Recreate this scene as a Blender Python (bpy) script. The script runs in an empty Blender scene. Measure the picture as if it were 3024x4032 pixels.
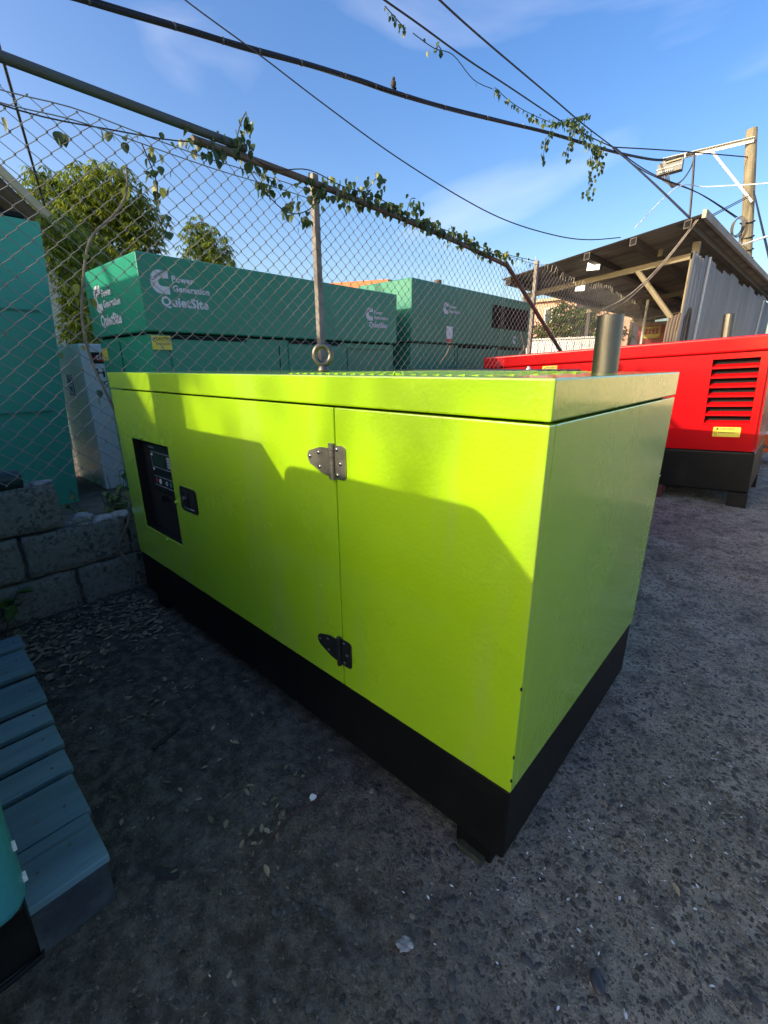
import bpy, bmesh, math, random
from mathutils import Vector, Matrix, noise
R = math.radians
random.seed(7)
S = bpy.context.scene
COL = S.collection

# ------------------------------------------------------------------ camera, sky, sun
cam_d = bpy.data.cameras.new('camera')
cam = bpy.data.objects.new('camera', cam_d); COL.objects.link(cam)
cam.location = (0.3260, -0.8009, 1.2708)
cam.rotation_euler = (R(72.0606), R(0.2275), R(42.221))
cam_d.sensor_fit = 'VERTICAL'; cam_d.sensor_height = 24.0
cam_d.lens = 1770.1 / 4032 * 24.0
cam_d.clip_start = 0.02; cam_d.clip_end = 600
S.camera = cam

TO_SUN = Vector((-0.45, -1.0, 0.43)).normalized()
SUN_EL = math.asin(TO_SUN.z)
SUN_ROT = math.atan2(TO_SUN.x, TO_SUN.y)
world = bpy.data.worlds.new('World'); S.world = world; world.use_nodes = True
nt = world.node_tree; nt.nodes.clear()
def wn(t, **k):
    n = nt.nodes.new(t)
    for a, b in k.items(): setattr(n, a, b)
    return n
sky = wn('ShaderNodeTexSky', sky_type='NISHITA', sun_disc=False, sun_elevation=SUN_EL, sun_rotation=SUN_ROT,
         altitude=0, air_density=1.0, dust_density=3.0, ozone_density=3.2)
tc = wn('ShaderNodeTexCoord')
mp = wn('ShaderNodeMapping'); mp.inputs['Scale'].default_value = (1.0, 2.2, 4.5); mp.inputs['Location'].default_value = (6.9, 3.5, 0.9); mp.inputs['Rotation'].default_value = (0, 0, R(28))
n1 = wn('ShaderNodeTexNoise'); n1.inputs['Scale'].default_value = 1.5; n1.inputs['Detail'].default_value = 5; n1.inputs['Roughness'].default_value = .45; n1.inputs['Distortion'].default_value = .5
cr = wn('ShaderNodeValToRGB'); cr.color_ramp.elements[0].position = .61; cr.color_ramp.elements[1].position = .9
mul = wn('ShaderNodeMath', operation='MULTIPLY'); mul.inputs[1].default_value = .14
mixc = wn('ShaderNodeMix', data_type='RGBA'); mixc.inputs[7].default_value = (8.6, 9.0, 10.0, 1)
bg = wn('ShaderNodeBackground'); bg.inputs['Strength'].default_value = 0.15
out = wn('ShaderNodeOutputWorld')
L = nt.links.new
L(tc.outputs['Generated'], mp.inputs['Vector']); L(mp.outputs[0], n1.inputs['Vector']); L(n1.outputs['Fac'], cr.inputs[0])
L(cr.outputs[0], mul.inputs[0]); L(mul.outputs[0], mixc.inputs[0]); L(sky.outputs[0], mixc.inputs[6])
hs = wn('ShaderNodeHueSaturation'); hs.inputs['Hue'].default_value = .513; hs.inputs['Saturation'].default_value = 1.32; hs.inputs['Value'].default_value = 1.0
L(mixc.outputs[2], hs.inputs['Color']); L(hs.outputs[0], bg.inputs['Color']); L(bg.outputs[0], out.inputs['Surface'])

sun_d = bpy.data.lights.new('sun', 'SUN'); sun_d.energy = 2.0; sun_d.angle = R(0.6); sun_d.color = (1.0, 0.97, 0.93)
sun = bpy.data.objects.new('sun', sun_d); COL.objects.link(sun)
sun.rotation_euler = TO_SUN.to_track_quat('Z', 'Y').to_euler(); sun.location = (-6, -12, 8)
S.view_settings.view_transform = 'Standard'; S.view_settings.look = 'None'
S.view_settings.exposure = 1.4; S.view_settings.gamma = 1.0; S.view_settings.use_white_balance = True; S.view_settings.white_balance_temperature = 8800; S.view_settings.use_curve_mapping = False
S.render.engine = 'CYCLES'
S.cycles.max_bounces = 8; S.cycles.transparent_max_bounces = 6

# ------------------------------------------------------------------ materials
def mat(name, col, rough=.5, metal=0, var=None, var2=None, bumps=(), spec=.5, rvar=None, island=None, emit=None, transl=0):
    """var=(scale, colour2, lo, hi[, stretch]); bumps=[(scale, strength, distance)]; island=list of colours per loose piece"""
    m = bpy.data.materials.new(name); m.use_nodes = True
    t = m.node_tree; N = t.nodes; b = N['Principled BSDF']; k = t.links.new
    b.inputs['Base Color'].default_value = (*col, 1); b.inputs['Roughness'].default_value = rough
    b.inputs['Metallic'].default_value = metal; b.inputs['Specular IOR Level'].default_value = spec
    co = N.new('ShaderNodeTexCoord')
    last = None
    def ramp_noise(v, rough_=.6):
        src = co.outputs['Object']
        if len(v) > 4:
            mm = N.new('ShaderNodeMapping'); mm.inputs['Scale'].default_value = v[4]; k(src, mm.inputs[0]); src = mm.outputs[0]
        n = N.new('ShaderNodeTexNoise'); n.inputs['Scale'].default_value = v[0]; n.inputs['Detail'].default_value = 6; n.inputs['Roughness'].default_value = rough_
        k(src, n.inputs['Vector'])
        r = N.new('ShaderNodeMapRange'); r.inputs[1].default_value = v[2]; r.inputs[2].default_value = v[3]; k(n.outputs['Fac'], r.inputs[0])
        return r.outputs[0]
    if island:
        g = N.new('ShaderNodeNewGeometry'); cr_ = N.new('ShaderNodeValToRGB'); cr_.color_ramp.interpolation = 'LINEAR'
        e = cr_.color_ramp.elements
        for i, c in enumerate(island):
            p = i / max(1, len(island) - 1)
            if i < 2: e[i].position = p; e[i].color = (*c, 1)
            else:
                q = e.new(p); q.color = (*c, 1)
        if len(island) > 2:
            for i, c in enumerate(island): e[i].position = i / (len(island) - 1); e[i].color = (*c, 1)
        k(g.outputs['Random Per Island'], cr_.inputs[0]); last = cr_.outputs[0]
    for v in (var, var2):
        if v:
            mx = N.new('ShaderNodeMix'); mx.data_type = 'RGBA'
            if last: k(last, mx.inputs[6])
            else: mx.inputs[6].default_value = (*col, 1)
            mx.inputs[7].default_value = (*v[1], 1); k(ramp_noise(v), mx.inputs[0]); last = mx.outputs[2]
    if last: k(last, b.inputs['Base Color'])
    if rvar:
        r = ramp_noise((rvar[0], None, .3, .7)); mr = N.new('ShaderNodeMapRange'); mr.inputs[3].default_value = rvar[1]; mr.inputs[4].default_value = rvar[2]
        k(r, mr.inputs[0]); k(mr.outputs[0], b.inputs['Roughness'])
    prev = None
    for sc, st, di in bumps:
        n = N.new('ShaderNodeTexNoise'); n.inputs['Scale'].default_value = sc; n.inputs['Detail'].default_value = 4
        k(co.outputs['Object'], n.inputs['Vector'])
        bp = N.new('ShaderNodeBump'); bp.inputs['Strength'].default_value = st; bp.inputs['Distance'].default_value = di
        k(n.outputs['Fac'], bp.inputs['Height'])
        if prev: k(prev, bp.inputs['Normal'])
        prev = bp.outputs[0]
    if prev: k(prev, b.inputs['Normal'])
    if emit:
        b.inputs['Emission Color'].default_value = (*emit[0], 1); b.inputs['Emission Strength'].default_value = emit[1]
    if transl:
        tr = N.new('ShaderNodeBsdfTranslucent'); mx = N.new('ShaderNodeMixShader'); mx.inputs[0].default_value = transl
        if last: k(last, tr.inputs[0])
        else: tr.inputs[0].default_value = (*col, 1)
        k(b.outputs[0], mx.inputs[1]); k(tr.outputs[0], mx.inputs[2]); k(mx.outputs[0], N['Material Output'].inputs[0])
    return m

M = {}
M['lime'] = mat('lime_paint', (.365, .65, .022), .2, spec=.95, bumps=[(95, .36, .0025), (9, .12, .012)], var=(3, (.335, .60, .02), .35, .7), var2=(5, (.40, .55, .11), .54, .92, (1, 1, .16)), rvar=(5, .17, .30))
_b = M['lime'].node_tree.nodes['Principled BSDF']; _b.inputs['Coat Weight'].default_value = 1.0; _b.inputs['Coat Roughness'].default_value = .11
M['black'] = mat('black_paint', (.0045, .005, .005), .5, spec=.2, bumps=[(160, .12, .002)], var=(6, (.010, .011, .011), .5, .75))
M['gap'] = mat('dark_gap', (.006, .006, .006), .9)
M['panelblack'] = mat('black_plastic', (.012, .013, .014), .35, bumps=[(220, .08, .001)])
M['steel'] = mat('zinc_steel', (.56, .51, .44), .38, 1.0, var=(30, (.34, .31, .27), .4, .7), bumps=[(160, .05, .001)])
M['boltsteel'] = mat('bolt_steel', (.42, .40, .37), .25, 1.0)
M['eye'] = mat('forged_steel', (.20, .18, .15), .42, 1.0, var=(40, (.12, .105, .085), .4, .7), bumps=[(90, .1, .002)])
M['pipe'] = mat('raw_steel_pipe', (.20, .185, .155), .42, 1.0, var=(14, (.13, .115, .095), .4, .75, (1, 1, .35)), bumps=[(60, .05, .001)])
M['lcd'] = mat('lcd_glass', (.02, .04, .025), .12)
M['white'] = mat('white_print', (.75, .76, .78), .5)
M['btngrey'] = mat('grey_button', (.35, .42, .5), .4)
M['btnred'] = mat('red_button', (.45, .03, .05), .4)
M['btngreen'] = mat('green_button', (.03, .2, .16), .4)
M['red'] = mat('red_paint', (.50, .006, .011), .18, bumps=[(150, .07, .002), (7, .08, .01)], var=(4, (.43, .006, .01), .4, .7))
M['redbase'] = mat('charcoal_paint', (.008, .008, .0075), .5, spec=.25, bumps=[(140, .1, .002)], var=(5, (.018, .0175, .016), .5, .75))
M['teal'] = mat('teal_paint', (.012, .27, .30), .35, bumps=[(150, .05, .002)])
M['green'] = mat('green_enamel', (.003, .245, .16), .33, spec=.3, bumps=[(120, .05, .002), (3, .08, .02)], var=(2.5, (.006, .27, .175), .4, .75), var2=(9, (.04, .24, .17), .68, .9))
M['green2'] = mat('faded_green_enamel', (.010, .215, .145), .38, spec=.35, bumps=[(120, .05, .002)], var=(3, (.022, .235, .165), .4, .7), var2=(8, (.10, .27, .2), .70, .9))
M['bluegreen'] = mat('blue_green_enamel', (.004, .36, .25), .33, spec=.35, bumps=[(120, .05, .002), (2.5, .06, .02)], var=(2, (.006, .39, .27), .4, .7))
M['cabwhite'] = mat('galvanised_white', (.84, .83, .81), .36, 0, var=(5, (.70, .70, .71), .4, .75, (1, 1, .3)), bumps=[(40, .05, .002)])
M['yellow'] = mat('sticker_yellow', (.72, .58, .08), .45)
M['print'] = mat('sticker_black', (.015, .014, .012), .5)
M['logo'] = mat('logo_white', (.62, .63, .70), .55, var=(22, (.42, .52, .52), .64, .90))
M['stickwhite'] = mat('sticker_white', (.75, .75, .76), .45)
M['stickred'] = mat('sticker_red', (.6, .05, .04), .45)
M['stickblue'] = mat('sticker_blue', (.02, .07, .42), .45)
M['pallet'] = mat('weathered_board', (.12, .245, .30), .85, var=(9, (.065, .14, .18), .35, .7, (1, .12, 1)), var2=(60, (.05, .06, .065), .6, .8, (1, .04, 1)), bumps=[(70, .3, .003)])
M['palletdark'] = mat('dark_stringer', (.018, .030, .042), .85, var=(12, (.05, .07, .08), .45, .7, (.1, 1, 1)), bumps=[(70, .3, .003)])  # darker timber tone for the stringers and end board
M['block'] = mat('rough_concrete_block', (.22, .217, .20), .95, var=(45, (.075, .073, .068), .47, .62), var2=(5, (.20, .20, .185), .45, .7), bumps=[(70, .9, .012), (180, .6, .004)])
M['mortar'] = mat('mortar', (.06, .058, .053), .95, bumps=[(80, .8, .008)], var=(20, (.13, .13, .12), .5, .7))
M['stone'] = mat('broken_mortar_stone', (.33, .34, .34), .95, var=(30, (.14, .14, .14), .45, .65), bumps=[(60, .8, .008)])
M['wire'] = mat('galvanised_wire', (.32, .30, .265), .55, .4, var=(5, (.16, .125, .095), .5, .75))
M['rail'] = mat('painted_rail', (.065, .085, .09), .6, .2, var=(12, (.075, .07, .06), .45, .7, (1, .3, 1)), bumps=[(60, .3, .002)])
M['rust'] = mat('rusty_pipe', (.13, .09, .07), .75, .3, var=(14, (.20, .17, .15), .45, .7), bumps=[(70, .4, .002)])
M['post'] = mat('weathered_post', (.26, .23, .20), .7, .2, var=(10, (.13, .105, .09), .4, .7), bumps=[(60, .3, .002)])
M['leaf'] = mat('vine_leaf', (.03, .072, .024), .45, transl=.25, island=None, var=(9, (.05, .095, .03), .4, .7))
M['leafy'] = mat('yellowing_leaf', (.22, .26, .06), .5, transl=.35, var=(30, (.25, .15, .05), .5, .75))
M['stem'] = mat('woody_stem', (.16, .13, .10), .85, bumps=[(80, .4, .003)], var=(20, (.24, .21, .17), .45, .7))
M['stemdark'] = mat('dark_vine_stem', (.055, .05, .04), .85)
M['crown'] = mat('mango_foliage', (.06, .10, .02), .4, transl=.42, island=[(.06, .115, .022), (.14, .21, .035), (.24, .31, .05), (.38, .43, .07)])
M['crown2'] = mat('bush_foliage', (.06, .10, .02), .5, transl=.3, island=[(.06, .11, .03), (.11, .17, .04), (.2, .23, .05)])
M['bark'] = mat('bark', (.10, .08, .06), .9, bumps=[(30, .6, .01)])
M['cable'] = mat('black_cable', (.014, .015, .022), .5)
M['cablewhite'] = mat('white_cable', (.65, .7, .75), .5)
M['polewood'] = mat('pole_timber', (.27, .23, .155), .85, var=(5, (.12, .105, .075), .42, .66, (1, 1, .12)), bumps=[(40, .5, .008)])
M['armwhite'] = mat('white_painted_steel', (.72, .71, .68), .5)
M['box'] = mat('aluminium_box', (.11, .115, .12), .45, .6, var=(10, (.12, .12, .12), .45, .65))
M['corr'] = mat('galvanised_sheet', (.36, .325, .28), .85, 0, var=(2.2, (.28, .245, .20), .4, .7, (1, 1, .25)), var2=(7, (.20, .13, .09), .68, .85), bumps=[(30, .1, .003)])
M['corrdark'] = mat('sooty_sheet', (.25, .22, .195), .65, .05, var=(3, (.14, .12, .105), .4, .7, (.25, 1, 1)))
M['beam'] = mat('cream_beam', (.24, .20, .13), .7, var=(9, (.24, .19, .13), .5, .72))
M['purlin'] = mat('dark_purlin', (.07, .06, .055), .7)
M['lamp'] = mat('lit_lamp_glass', (.9, .9, .9), .3, emit=((1, .98, .92), 1.6))
M['lampbody'] = mat('lamp_body', (.12, .12, .13), .5)
M['beige'] = mat('beige_render', (.48, .40, .28), .85, var=(4, (.38, .31, .22), .4, .7))
M['eave'] = mat('brown_soffit', (.10, .075, .06), .8)
M['housewhite'] = mat('cream_render', (.55, .52, .46), .85)
M['housegold'] = mat('ochre_render', (.50, .34, .12), .85)
M['pink'] = mat('pink_render', (.62, .36, .27), .85, var=(2, (.55, .32, .24), .4, .7))
M['winglass'] = mat('window_glass', (.05, .06, .07), .1)
M['terracotta'] = mat('orange_roof', (.55, .15, .06), .8, bumps=[(20, .3, .02)])
M['redwall'] = mat('red_render', (.55, .06, .06), .8)
M['offwhite'] = mat('offwhite_panel', (.62, .62, .64), .7, var=(3, (.5, .5, .52), .4, .7))
M['coil'] = mat('brown_hose', (.14, .105, .085), .8)
M['pot'] = mat('dark_green_plastic', (.012, .04, .045), .5, var=(20, (.03, .06, .06), .5, .7), bumps=[(40, .2, .002)])
M['deadleaf'] = mat('dry_leaf', (.26, .19, .12), .8, island=[(.10, .075, .05), (.22, .16, .10), (.34, .27, .18), (.16, .12, .08)])
M['paper'] = mat('white_scrap', (.72, .76, .78), .7)
M['twig'] = mat('reddish_twig', (.07, .03, .028), .8)
M['rubber'] = mat('black_rubber', (.014, .014, .015), .7)
M['orange'] = mat('orange_paint', (.62, .10, .02), .35)
M['brick'] = mat('dull_red_block', (.12, .03, .028), .85, bumps=[(50, .5, .004)])
M['hidlid'] = mat('dark_green_grey_lid', (.05, .048, .04), .5)
M['render'] = mat('grey_render_wall', (.62, .60, .55), .9, var=(2, (.5, .48, .44), .4, .7))
M['moss'] = mat('mossy_timber', (.022, .030, .018), .9, bumps=[(60, .5, .004)], var=(30, (.05, .055, .04), .5, .7))
M['pebbledark'] = mat('dark_stone', (.035, .038, .042), .45, bumps=[(120, .3, .002)])
M['bird'] = mat('bird_plumage', (.04, .035, .03), .8)

# ------------------------------------------------------------------ builders
WM = {}
def link(o):
    COL.objects.link(o); return o
class MB:
    def __init__(s): s.bm = bmesh.new()
    def box(s, x0, x1, y0, y1, z0, z1, bev=0, seg=1, mtx=None):
        b = s.bm; r = bmesh.ops.create_cube(b, size=1.0); vs = r['verts']
        T = Matrix.Translation(((x0+x1)/2, (y0+y1)/2, (z0+z1)/2)) @ Matrix.Diagonal((x1-x0, y1-y0, z1-z0, 1))
        bmesh.ops.transform(b, matrix=T, verts=vs)
        if bev:
            es = list({e for v in vs for e in v.link_edges})
            q = bmesh.ops.bevel(b, geom=es, offset=bev, segments=seg, profile=.5, affect='EDGES')
            vs = list({v for f in q['faces'] for v in f.verts} | {v for v in vs if v.is_valid})
        if mtx: bmesh.ops.transform(b, matrix=mtx, verts=[v for v in vs if v.is_valid])
        return s
    def tube(s, pts, r, n=6, cap=True, r1=None):
        b = s.bm; pts = [Vector(p) for p in pts]; m = len(pts); rings = []
        for i, p in enumerate(pts):
            d = (pts[min(i+1, m-1)] - pts[max(i-1, 0)]).normalized()
            a = d.orthogonal().normalized() if i == 0 else (rings_u - d * rings_u.dot(d)).normalized()
            rings_u = a; c = d.cross(a)
            rr = r if r1 is None else r + (r1 - r) * i / max(1, m-1)
            rings.append([b.verts.new(p + (a*math.cos(2*math.pi*k/n) + c*math.sin(2*math.pi*k/n))*rr) for k in range(n)])
        for i in range(m-1):
            for k in range(n): b.faces.new((rings[i][k], rings[i][(k+1) % n], rings[i+1][(k+1) % n], rings[i+1][k]))
        if cap:
            b.faces.new(rings[0][::-1]); b.faces.new(rings[-1])
        return s
    def prism(s, poly, o, u, v, w):
        """extrude 2D polygon (along u,v from o) by vector w"""
        b = s.bm; o, u, v, w = Vector(o), Vector(u), Vector(v), Vector(w)
        A = [b.verts.new(o + u*p[0] + v*p[1]) for p in poly]; B = [b.verts.new(a.co + w) for a in A]
        b.faces.new(A[::-1]); b.faces.new(B)
        for i in range(len(A)): b.faces.new((A[i], A[(i+1) % len(A)], B[(i+1) % len(A)], B[i]))
        bmesh.ops.recalc_face_normals(b, faces=b.faces[:])
        return s
    def holed(s, x0, x1, z0, z1, hx0, hx1, hz0, hz1, y0, y1):
        """plate in the XZ plane with a rectangular hole"""
        b = s.bm
        def ring(y): return ([b.verts.new(p) for p in ((x0, y, z0), (x1, y, z0), (x1, y, z1), (x0, y, z1))], [b.verts.new(p) for p in ((hx0, y, hz0), (hx1, y, hz0), (hx1, y, hz1), (hx0, y, hz1))])
        A, a = ring(y0); B, c = ring(y1)
        for i in range(4):
            j = (i+1) % 4
            b.faces.new((A[i], A[j], a[j], a[i])); b.faces.new((B[j], B[i], c[i], c[j]))
            b.faces.new((A[j], A[i], B[i], B[j])); b.faces.new((a[i], a[j], c[j], c[i]))
        bmesh.ops.recalc_face_normals(b, faces=b.faces[:])
        return s
    def ball(s, c, r, sub=2, mtx=None):
        q = bmesh.ops.create_icosphere(s.bm, subdivisions=sub, radius=1.0)
        sc = r if isinstance(r, (tuple, list)) else (r, r, r)
        bmesh.ops.transform(s.bm, matrix=Matrix.Translation(c) @ (mtx or Matrix()) @ Matrix.Diagonal((*sc, 1)), verts=q['verts']); return s
    def quad(s, *p):
        s.bm.faces.new([s.bm.verts.new(q) for q in p]); return s
    def build(s, name, m, parent=None, smooth=False, roughen=None):
        b = s.bm
        if roughen:
            amp, sc = roughen
            for v in b.verts: v.co += noise.noise_vector(v.co * sc) * amp
        me = bpy.data.meshes.new(name); b.to_mesh(me); b.free()
        return mk(name, me, m, parent, smooth)
def mk(name, me, m, parent=None, smooth=False, world=True):
    if m and not me.materials: me.materials.append(M[m] if isinstance(m, str) else m)
    if smooth: me.shade_smooth()
    o = link(bpy.data.objects.new(name, me))
    if parent:
        o.parent = parent; W = WM.get(parent.name, Matrix())
        if world: me.transform(W.inverted())
        WM[o.name] = W
    return o
def thing(name, label, cat, loc=(0, 0, 0), rot=(0, 0, 0), group=None):
    o = link(bpy.data.objects.new(name, None)); o.location = loc; o.rotation_euler = rot; o.empty_display_size = .1
    from mathutils import Euler
    WM[o.name] = Matrix.Translation(loc) @ Euler(rot).to_matrix().to_4x4()
    o['label'] = label; o['category'] = cat
    if group: o['group'] = group
    return o
def tag(o, label, cat, group=None):
    o['label'] = label; o['category'] = cat
    if group: o['group'] = group
    return o
def struct(o, kind='structure'): o['kind'] = kind; return o
def local(root):                     # build in the thing's own frame: identity
    WM[root.name] = Matrix(); return root
def text(name, body, o, right, up, size, m, parent, bold=0.0, track=1.0, sx=1.0):
    cu = bpy.data.curves.new(name, 'FONT'); cu.body = body; cu.size = size; cu.offset = bold * size; cu.space_character = track
    cu.resolution_u = 2; cu.extrude = .0004
    t = bpy.data.objects.new('tmp_text', cu); COL.objects.link(t)
    me = bpy.data.meshes.new_from_object(t.evaluated_get(bpy.context.evaluated_depsgraph_get()))
    bpy.data.objects.remove(t); bpy.data.curves.remove(cu)
    right, up = Vector(right).normalized(), Vector(up).normalized(); nrm = right.cross(up)
    X = Matrix((right*sx, up, nrm)).transposed().to_4x4(); X.translation = Vector(o) + nrm*.0007
    me.transform(X); me.materials.clear()
    return mk(name, me, m, parent)
def smoothpath(pts, k=6):
    P = [Vector(p) for p in pts]; o = []
    for i in range(len(P)-1):
        a, b, c, d = P[max(i-1, 0)], P[i], P[i+1], P[min(i+2, len(P)-1)]
        for j in range(k):
            t = j/k; o.append(.5*((2*b) + (c-a)*t + (2*a-5*b+4*c-d)*t*t + (3*b-a-3*c+d)*t**3))
    o.append(P[-1]); return o

# ------------------------------------------------------------------ ground
def axis(lo, hi, c0, c1, fine):
    a = []; v = c0
    while v <= c1: a.append(v); v += fine
    st = fine; v = a[-1]
    while v < hi: st *= 1.22; v = min(v+st, hi); a.append(v)
    st = fine; v = c0; pre = []
    while v > lo: st *= 1.22; v = max(v-st, lo); pre.append(v)
    return pre[::-1] + a
gx = axis(-160, 160, -2.44, 1.9, .024); gy = axis(-120, 260, -.75, 3.6, .024)
def gz(x, y):
    d = max(0, -2.44-x, x-1.9, -.75-y, y-3.6)
    f = 1/(1+d*2)
    z = (noise.noise((x*2.1, y*2.1, 3.7))*.008 + noise.noise((x*9, y*9, 1.2))*.005 + noise.noise((x*27, y*27, 5.1))*.006) * f - .006
    if -2.6 < x < 0.02 and -.02 < y < 1.05: z -= .004
    return z
me = bpy.data.meshes.new('ground'); V = []; Fc = []
nx, ny = len(gx), len(gy)
for j in range(ny):
    for i in range(nx): V.append((gx[i], gy[j], gz(gx[i], gy[j])))
for j in range(ny-1):
    for i in range(nx-1):
        a = j*nx+i; Fc.append((a, a+1, a+nx+1, a+nx))
me.from_pydata(V, [], Fc); me.shade_smooth()
gm = bpy.data.materials.new('worn_concrete_ground'); gm.use_nodes = True
t = gm.node_tree; N = t.nodes; b = N['Principled BSDF']; k = t.links.new
b.inputs['Roughness'].default_value = .92; b.inputs['Specular IOR Level'].default_value = .3
co = N.new('ShaderNodeTexCoord').outputs['Object']
def gn(sc, det=6, ro=.6):
    n = N.new('ShaderNodeTexNoise'); n.inputs['Scale'].default_value = sc; n.inputs['Detail'].default_value = det; n.inputs['Roughness'].default_value = ro; k(co, n.inputs['Vector']); return n.outputs['Fac']
def gr(f, lo, hi, a=0, bb=1):
    r = N.new('ShaderNodeMapRange'); r.inputs[1].default_value = lo; r.inputs[2].default_value = hi; r.inputs[3].default_value = a; r.inputs[4].default_value = bb; k(f, r.inputs[0]); return r.outputs[0]
def gmix(f, A, B):
    m_ = N.new('ShaderNodeMix'); m_.data_type = 'RGBA'
    for s_, v in ((6, A), (7, B)):
        if isinstance(v, tuple): m_.inputs[s_].default_value = (*v, 1)
        else: k(v, m_.inputs[s_])
    k(f, m_.inputs[0]); return m_.outputs[2]
def gmath(op, a, c):
    m_ = N.new('ShaderNodeMath'); m_.operation = op; m_.use_clamp = False
    for s_, v in ((0, a), (1, c)):
        if isinstance(v, (int, float)): m_.inputs[s_].default_value = v
        else: k(v, m_.inputs[s_])
    return m_.outputs[0]
c0 = gmix(gr(gn(3.2), .38, .66), (.245, .218, .17), (.37, .335, .27))
c0 = gmix(gr(gn(1.1), .5, .72), c0, (.30, .235, .165))
c0 = gmix(gr(gn(7, 7, .62), .50, .66), c0, (.115, .105, .09))
c0 = gmix(gr(gn(34, 7, .72), .53, .66), c0, (.06, .056, .05))  # dark pits: dirt and crevice shade baked into the colour
c0 = gmix(gr(gn(120, 3), .60, .72), c0, (.52, .47, .38))
c0 = gmix(gmath('MULTIPLY', gr(gn(2.3, 7, .65), .56, .74), .7), c0, (.54, .49, .40))
def gvor(sc, rnd_=1.0):
    n = N.new('ShaderNodeTexVoronoi'); n.inputs['Scale'].default_value = sc; n.inputs['Randomness'].default_value = rnd_
    w = N.new('ShaderNodeMix'); w.data_type = 'RGBA'; w.blend_type = 'LINEAR_LIGHT'; w.inputs[0].default_value = .012
    nn = N.new('ShaderNodeTexNoise'); nn.inputs['Scale'].default_value = 60; k(co, nn.inputs['Vector'])
    k(co, w.inputs[6]); k(nn.outputs['Color'], w.inputs[7]); k(w.outputs[2], n.inputs['Vector'])
    sx = N.new('ShaderNodeSeparateXYZ'); k(n.outputs['Color'], sx.inputs[0])
    return n.outputs['Distance'], sx.outputs[0], sx.outputs[1]
def gramp(f, cols):
    r = N.new('ShaderNodeValToRGB'); e = r.color_ramp.elements
    for i, c in enumerate(cols):
        q = e[i] if i < 2 else e.new(i/(len(cols)-1))
        q.color = (*c, 1)
    for i in range(len(cols)): e[i].position = i/(len(cols)-1)
    k(f, r.inputs[0]); return r.outputs[0]
PC = [(.062, .056, .046), (.105, .093, .072), (.072, .068, .06), (.15, .13, .10), (.066, .06, .052), (.42, .35, .25), (.085, .076, .06)]
HS = []
for sc_, th_, keep in ((42, .35, .34), (80, .36, .42), (150, .36, .42)):
    d_, ra, rb_ = gvor(sc_)
    inside = gmath('MULTIPLY', gr(d_, th_, th_-.10, 0, 1), gr(rb_, keep, keep-.02, 0, 1))
    ring = gmath('MULTIPLY', gr(d_, th_+.12, th_, 0, 1), gr(rb_, keep, keep-.02, 0, 1))
    c0 = gmix(gmath('MULTIPLY', ring, .55), c0, (.055, .05, .045))  # dark rim painted as crevice shade round each stone
    c0 = gmix(gmath('MULTIPLY', inside, .9), c0, gramp(ra, PC)); HS.append(inside)
sep = N.new('ShaderNodeSeparateXYZ'); k(co, sep.inputs[0])
# dark trodden soil towards the left-hand machine, concrete on the open side
soil = gmath('ADD', gmath('MULTIPLY', gmath('ADD', sep.outputs[0], gmath('MULTIPLY', sep.outputs[1], .9)), -1.0), gmath('MULTIPLY', gmath('SUBTRACT', gn(2.6, 5), .5), 1.5))
soilf = gr(soil, -.05, .55)
soilc = gmix(gr(gn(20, 6), .42, .65), (.056, .050, .042), (.15, .135, .112))
soilc = gmix(gr(gn(90, 4), .6, .74), soilc, (.26, .245, .22))
c0 = gmix(gmath('MULTIPLY', soilf, gr(gn(1.9), .25, .55, .65, 1)), c0, soilc)
grit = gr(gn(135, 8, .78), .30, .70, .55, 1.42)
gm1 = N.new('ShaderNodeMix'); gm1.data_type = 'RGBA'; gm1.blend_type = 'MULTIPLY'; gm1.inputs[0].default_value = 1; gc = N.new('ShaderNodeCombineColor')
for q_ in range(3): k(grit, gc.inputs[q_])
k(c0, gm1.inputs[6]); k(gc.outputs[0], gm1.inputs[7]); c0 = gm1.outputs[2]
yard = gr(sep.outputs[0], -2.75, -2.6, 1, 0)
c0 = gmix(yard, c0, gmix(gr(gn(6), .4, .65), (.21, .17, .13), (.13, .105, .085)))
k(c0, b.inputs['Base Color'])
bp = N.new('ShaderNodeBump'); bp.inputs['Strength'].default_value = 1.0; bp.inputs['Distance'].default_value = .02; k(gn(38, 8, .68), bp.inputs['Height'])
bp2 = N.new('ShaderNodeBump'); bp2.inputs['Strength'].default_value = .6; bp2.inputs['Distance'].default_value = .004; k(gn(170, 4), bp2.inputs['Height']); k(bp.outputs[0], bp2.inputs['Normal'])
bp3 = N.new('ShaderNodeBump'); bp3.inputs['Strength'].default_value = .8; bp3.inputs['Distance'].default_value = .008
k(gmath('ADD', HS[0], gmath('MULTIPLY', HS[1], .5)), bp3.inputs['Height']); k(bp2.outputs[0], bp3.inputs['Normal'])
k(bp3.outputs[0], b.inputs['Normal'])
struct(mk('ground', me, gm))

def inbox(x, y):
    return (-2.26 < x < .0 and 0 < y < 1.03) or x < -2.42 or (-2.1 < x < -.68 and y < -.6)
def scatter(name, n, m, maker, area, dens=None, parent=None):
    V, F = [], []
    rnd = random.Random(hash(name) % 1000 + 5)
    rnd = random.Random(sum(map(ord, name)))
    c = 0; guard = 0
    while c < n and guard < n*30:
        guard += 1
        x, y = rnd.uniform(area[0], area[1]), rnd.uniform(area[2], area[3])
        if inbox(x, y) or (dens and rnd.random() > dens(x, y)): continue
        maker(rnd, x, y, V, F); c += 1
    me = bpy.data.meshes.new(name); me.from_pydata(V, [], F); me.shade_smooth()
    return struct(mk(name, me, m), 'stuff')
_ico = bmesh.new(); bmesh.ops.create_icosphere(_ico, subdivisions=2, radius=1); _iv = [v.co.copy() for v in _ico.verts]; _if = [[v.index for v in f.verts] for f in _ico.faces]; _ico.free()
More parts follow.
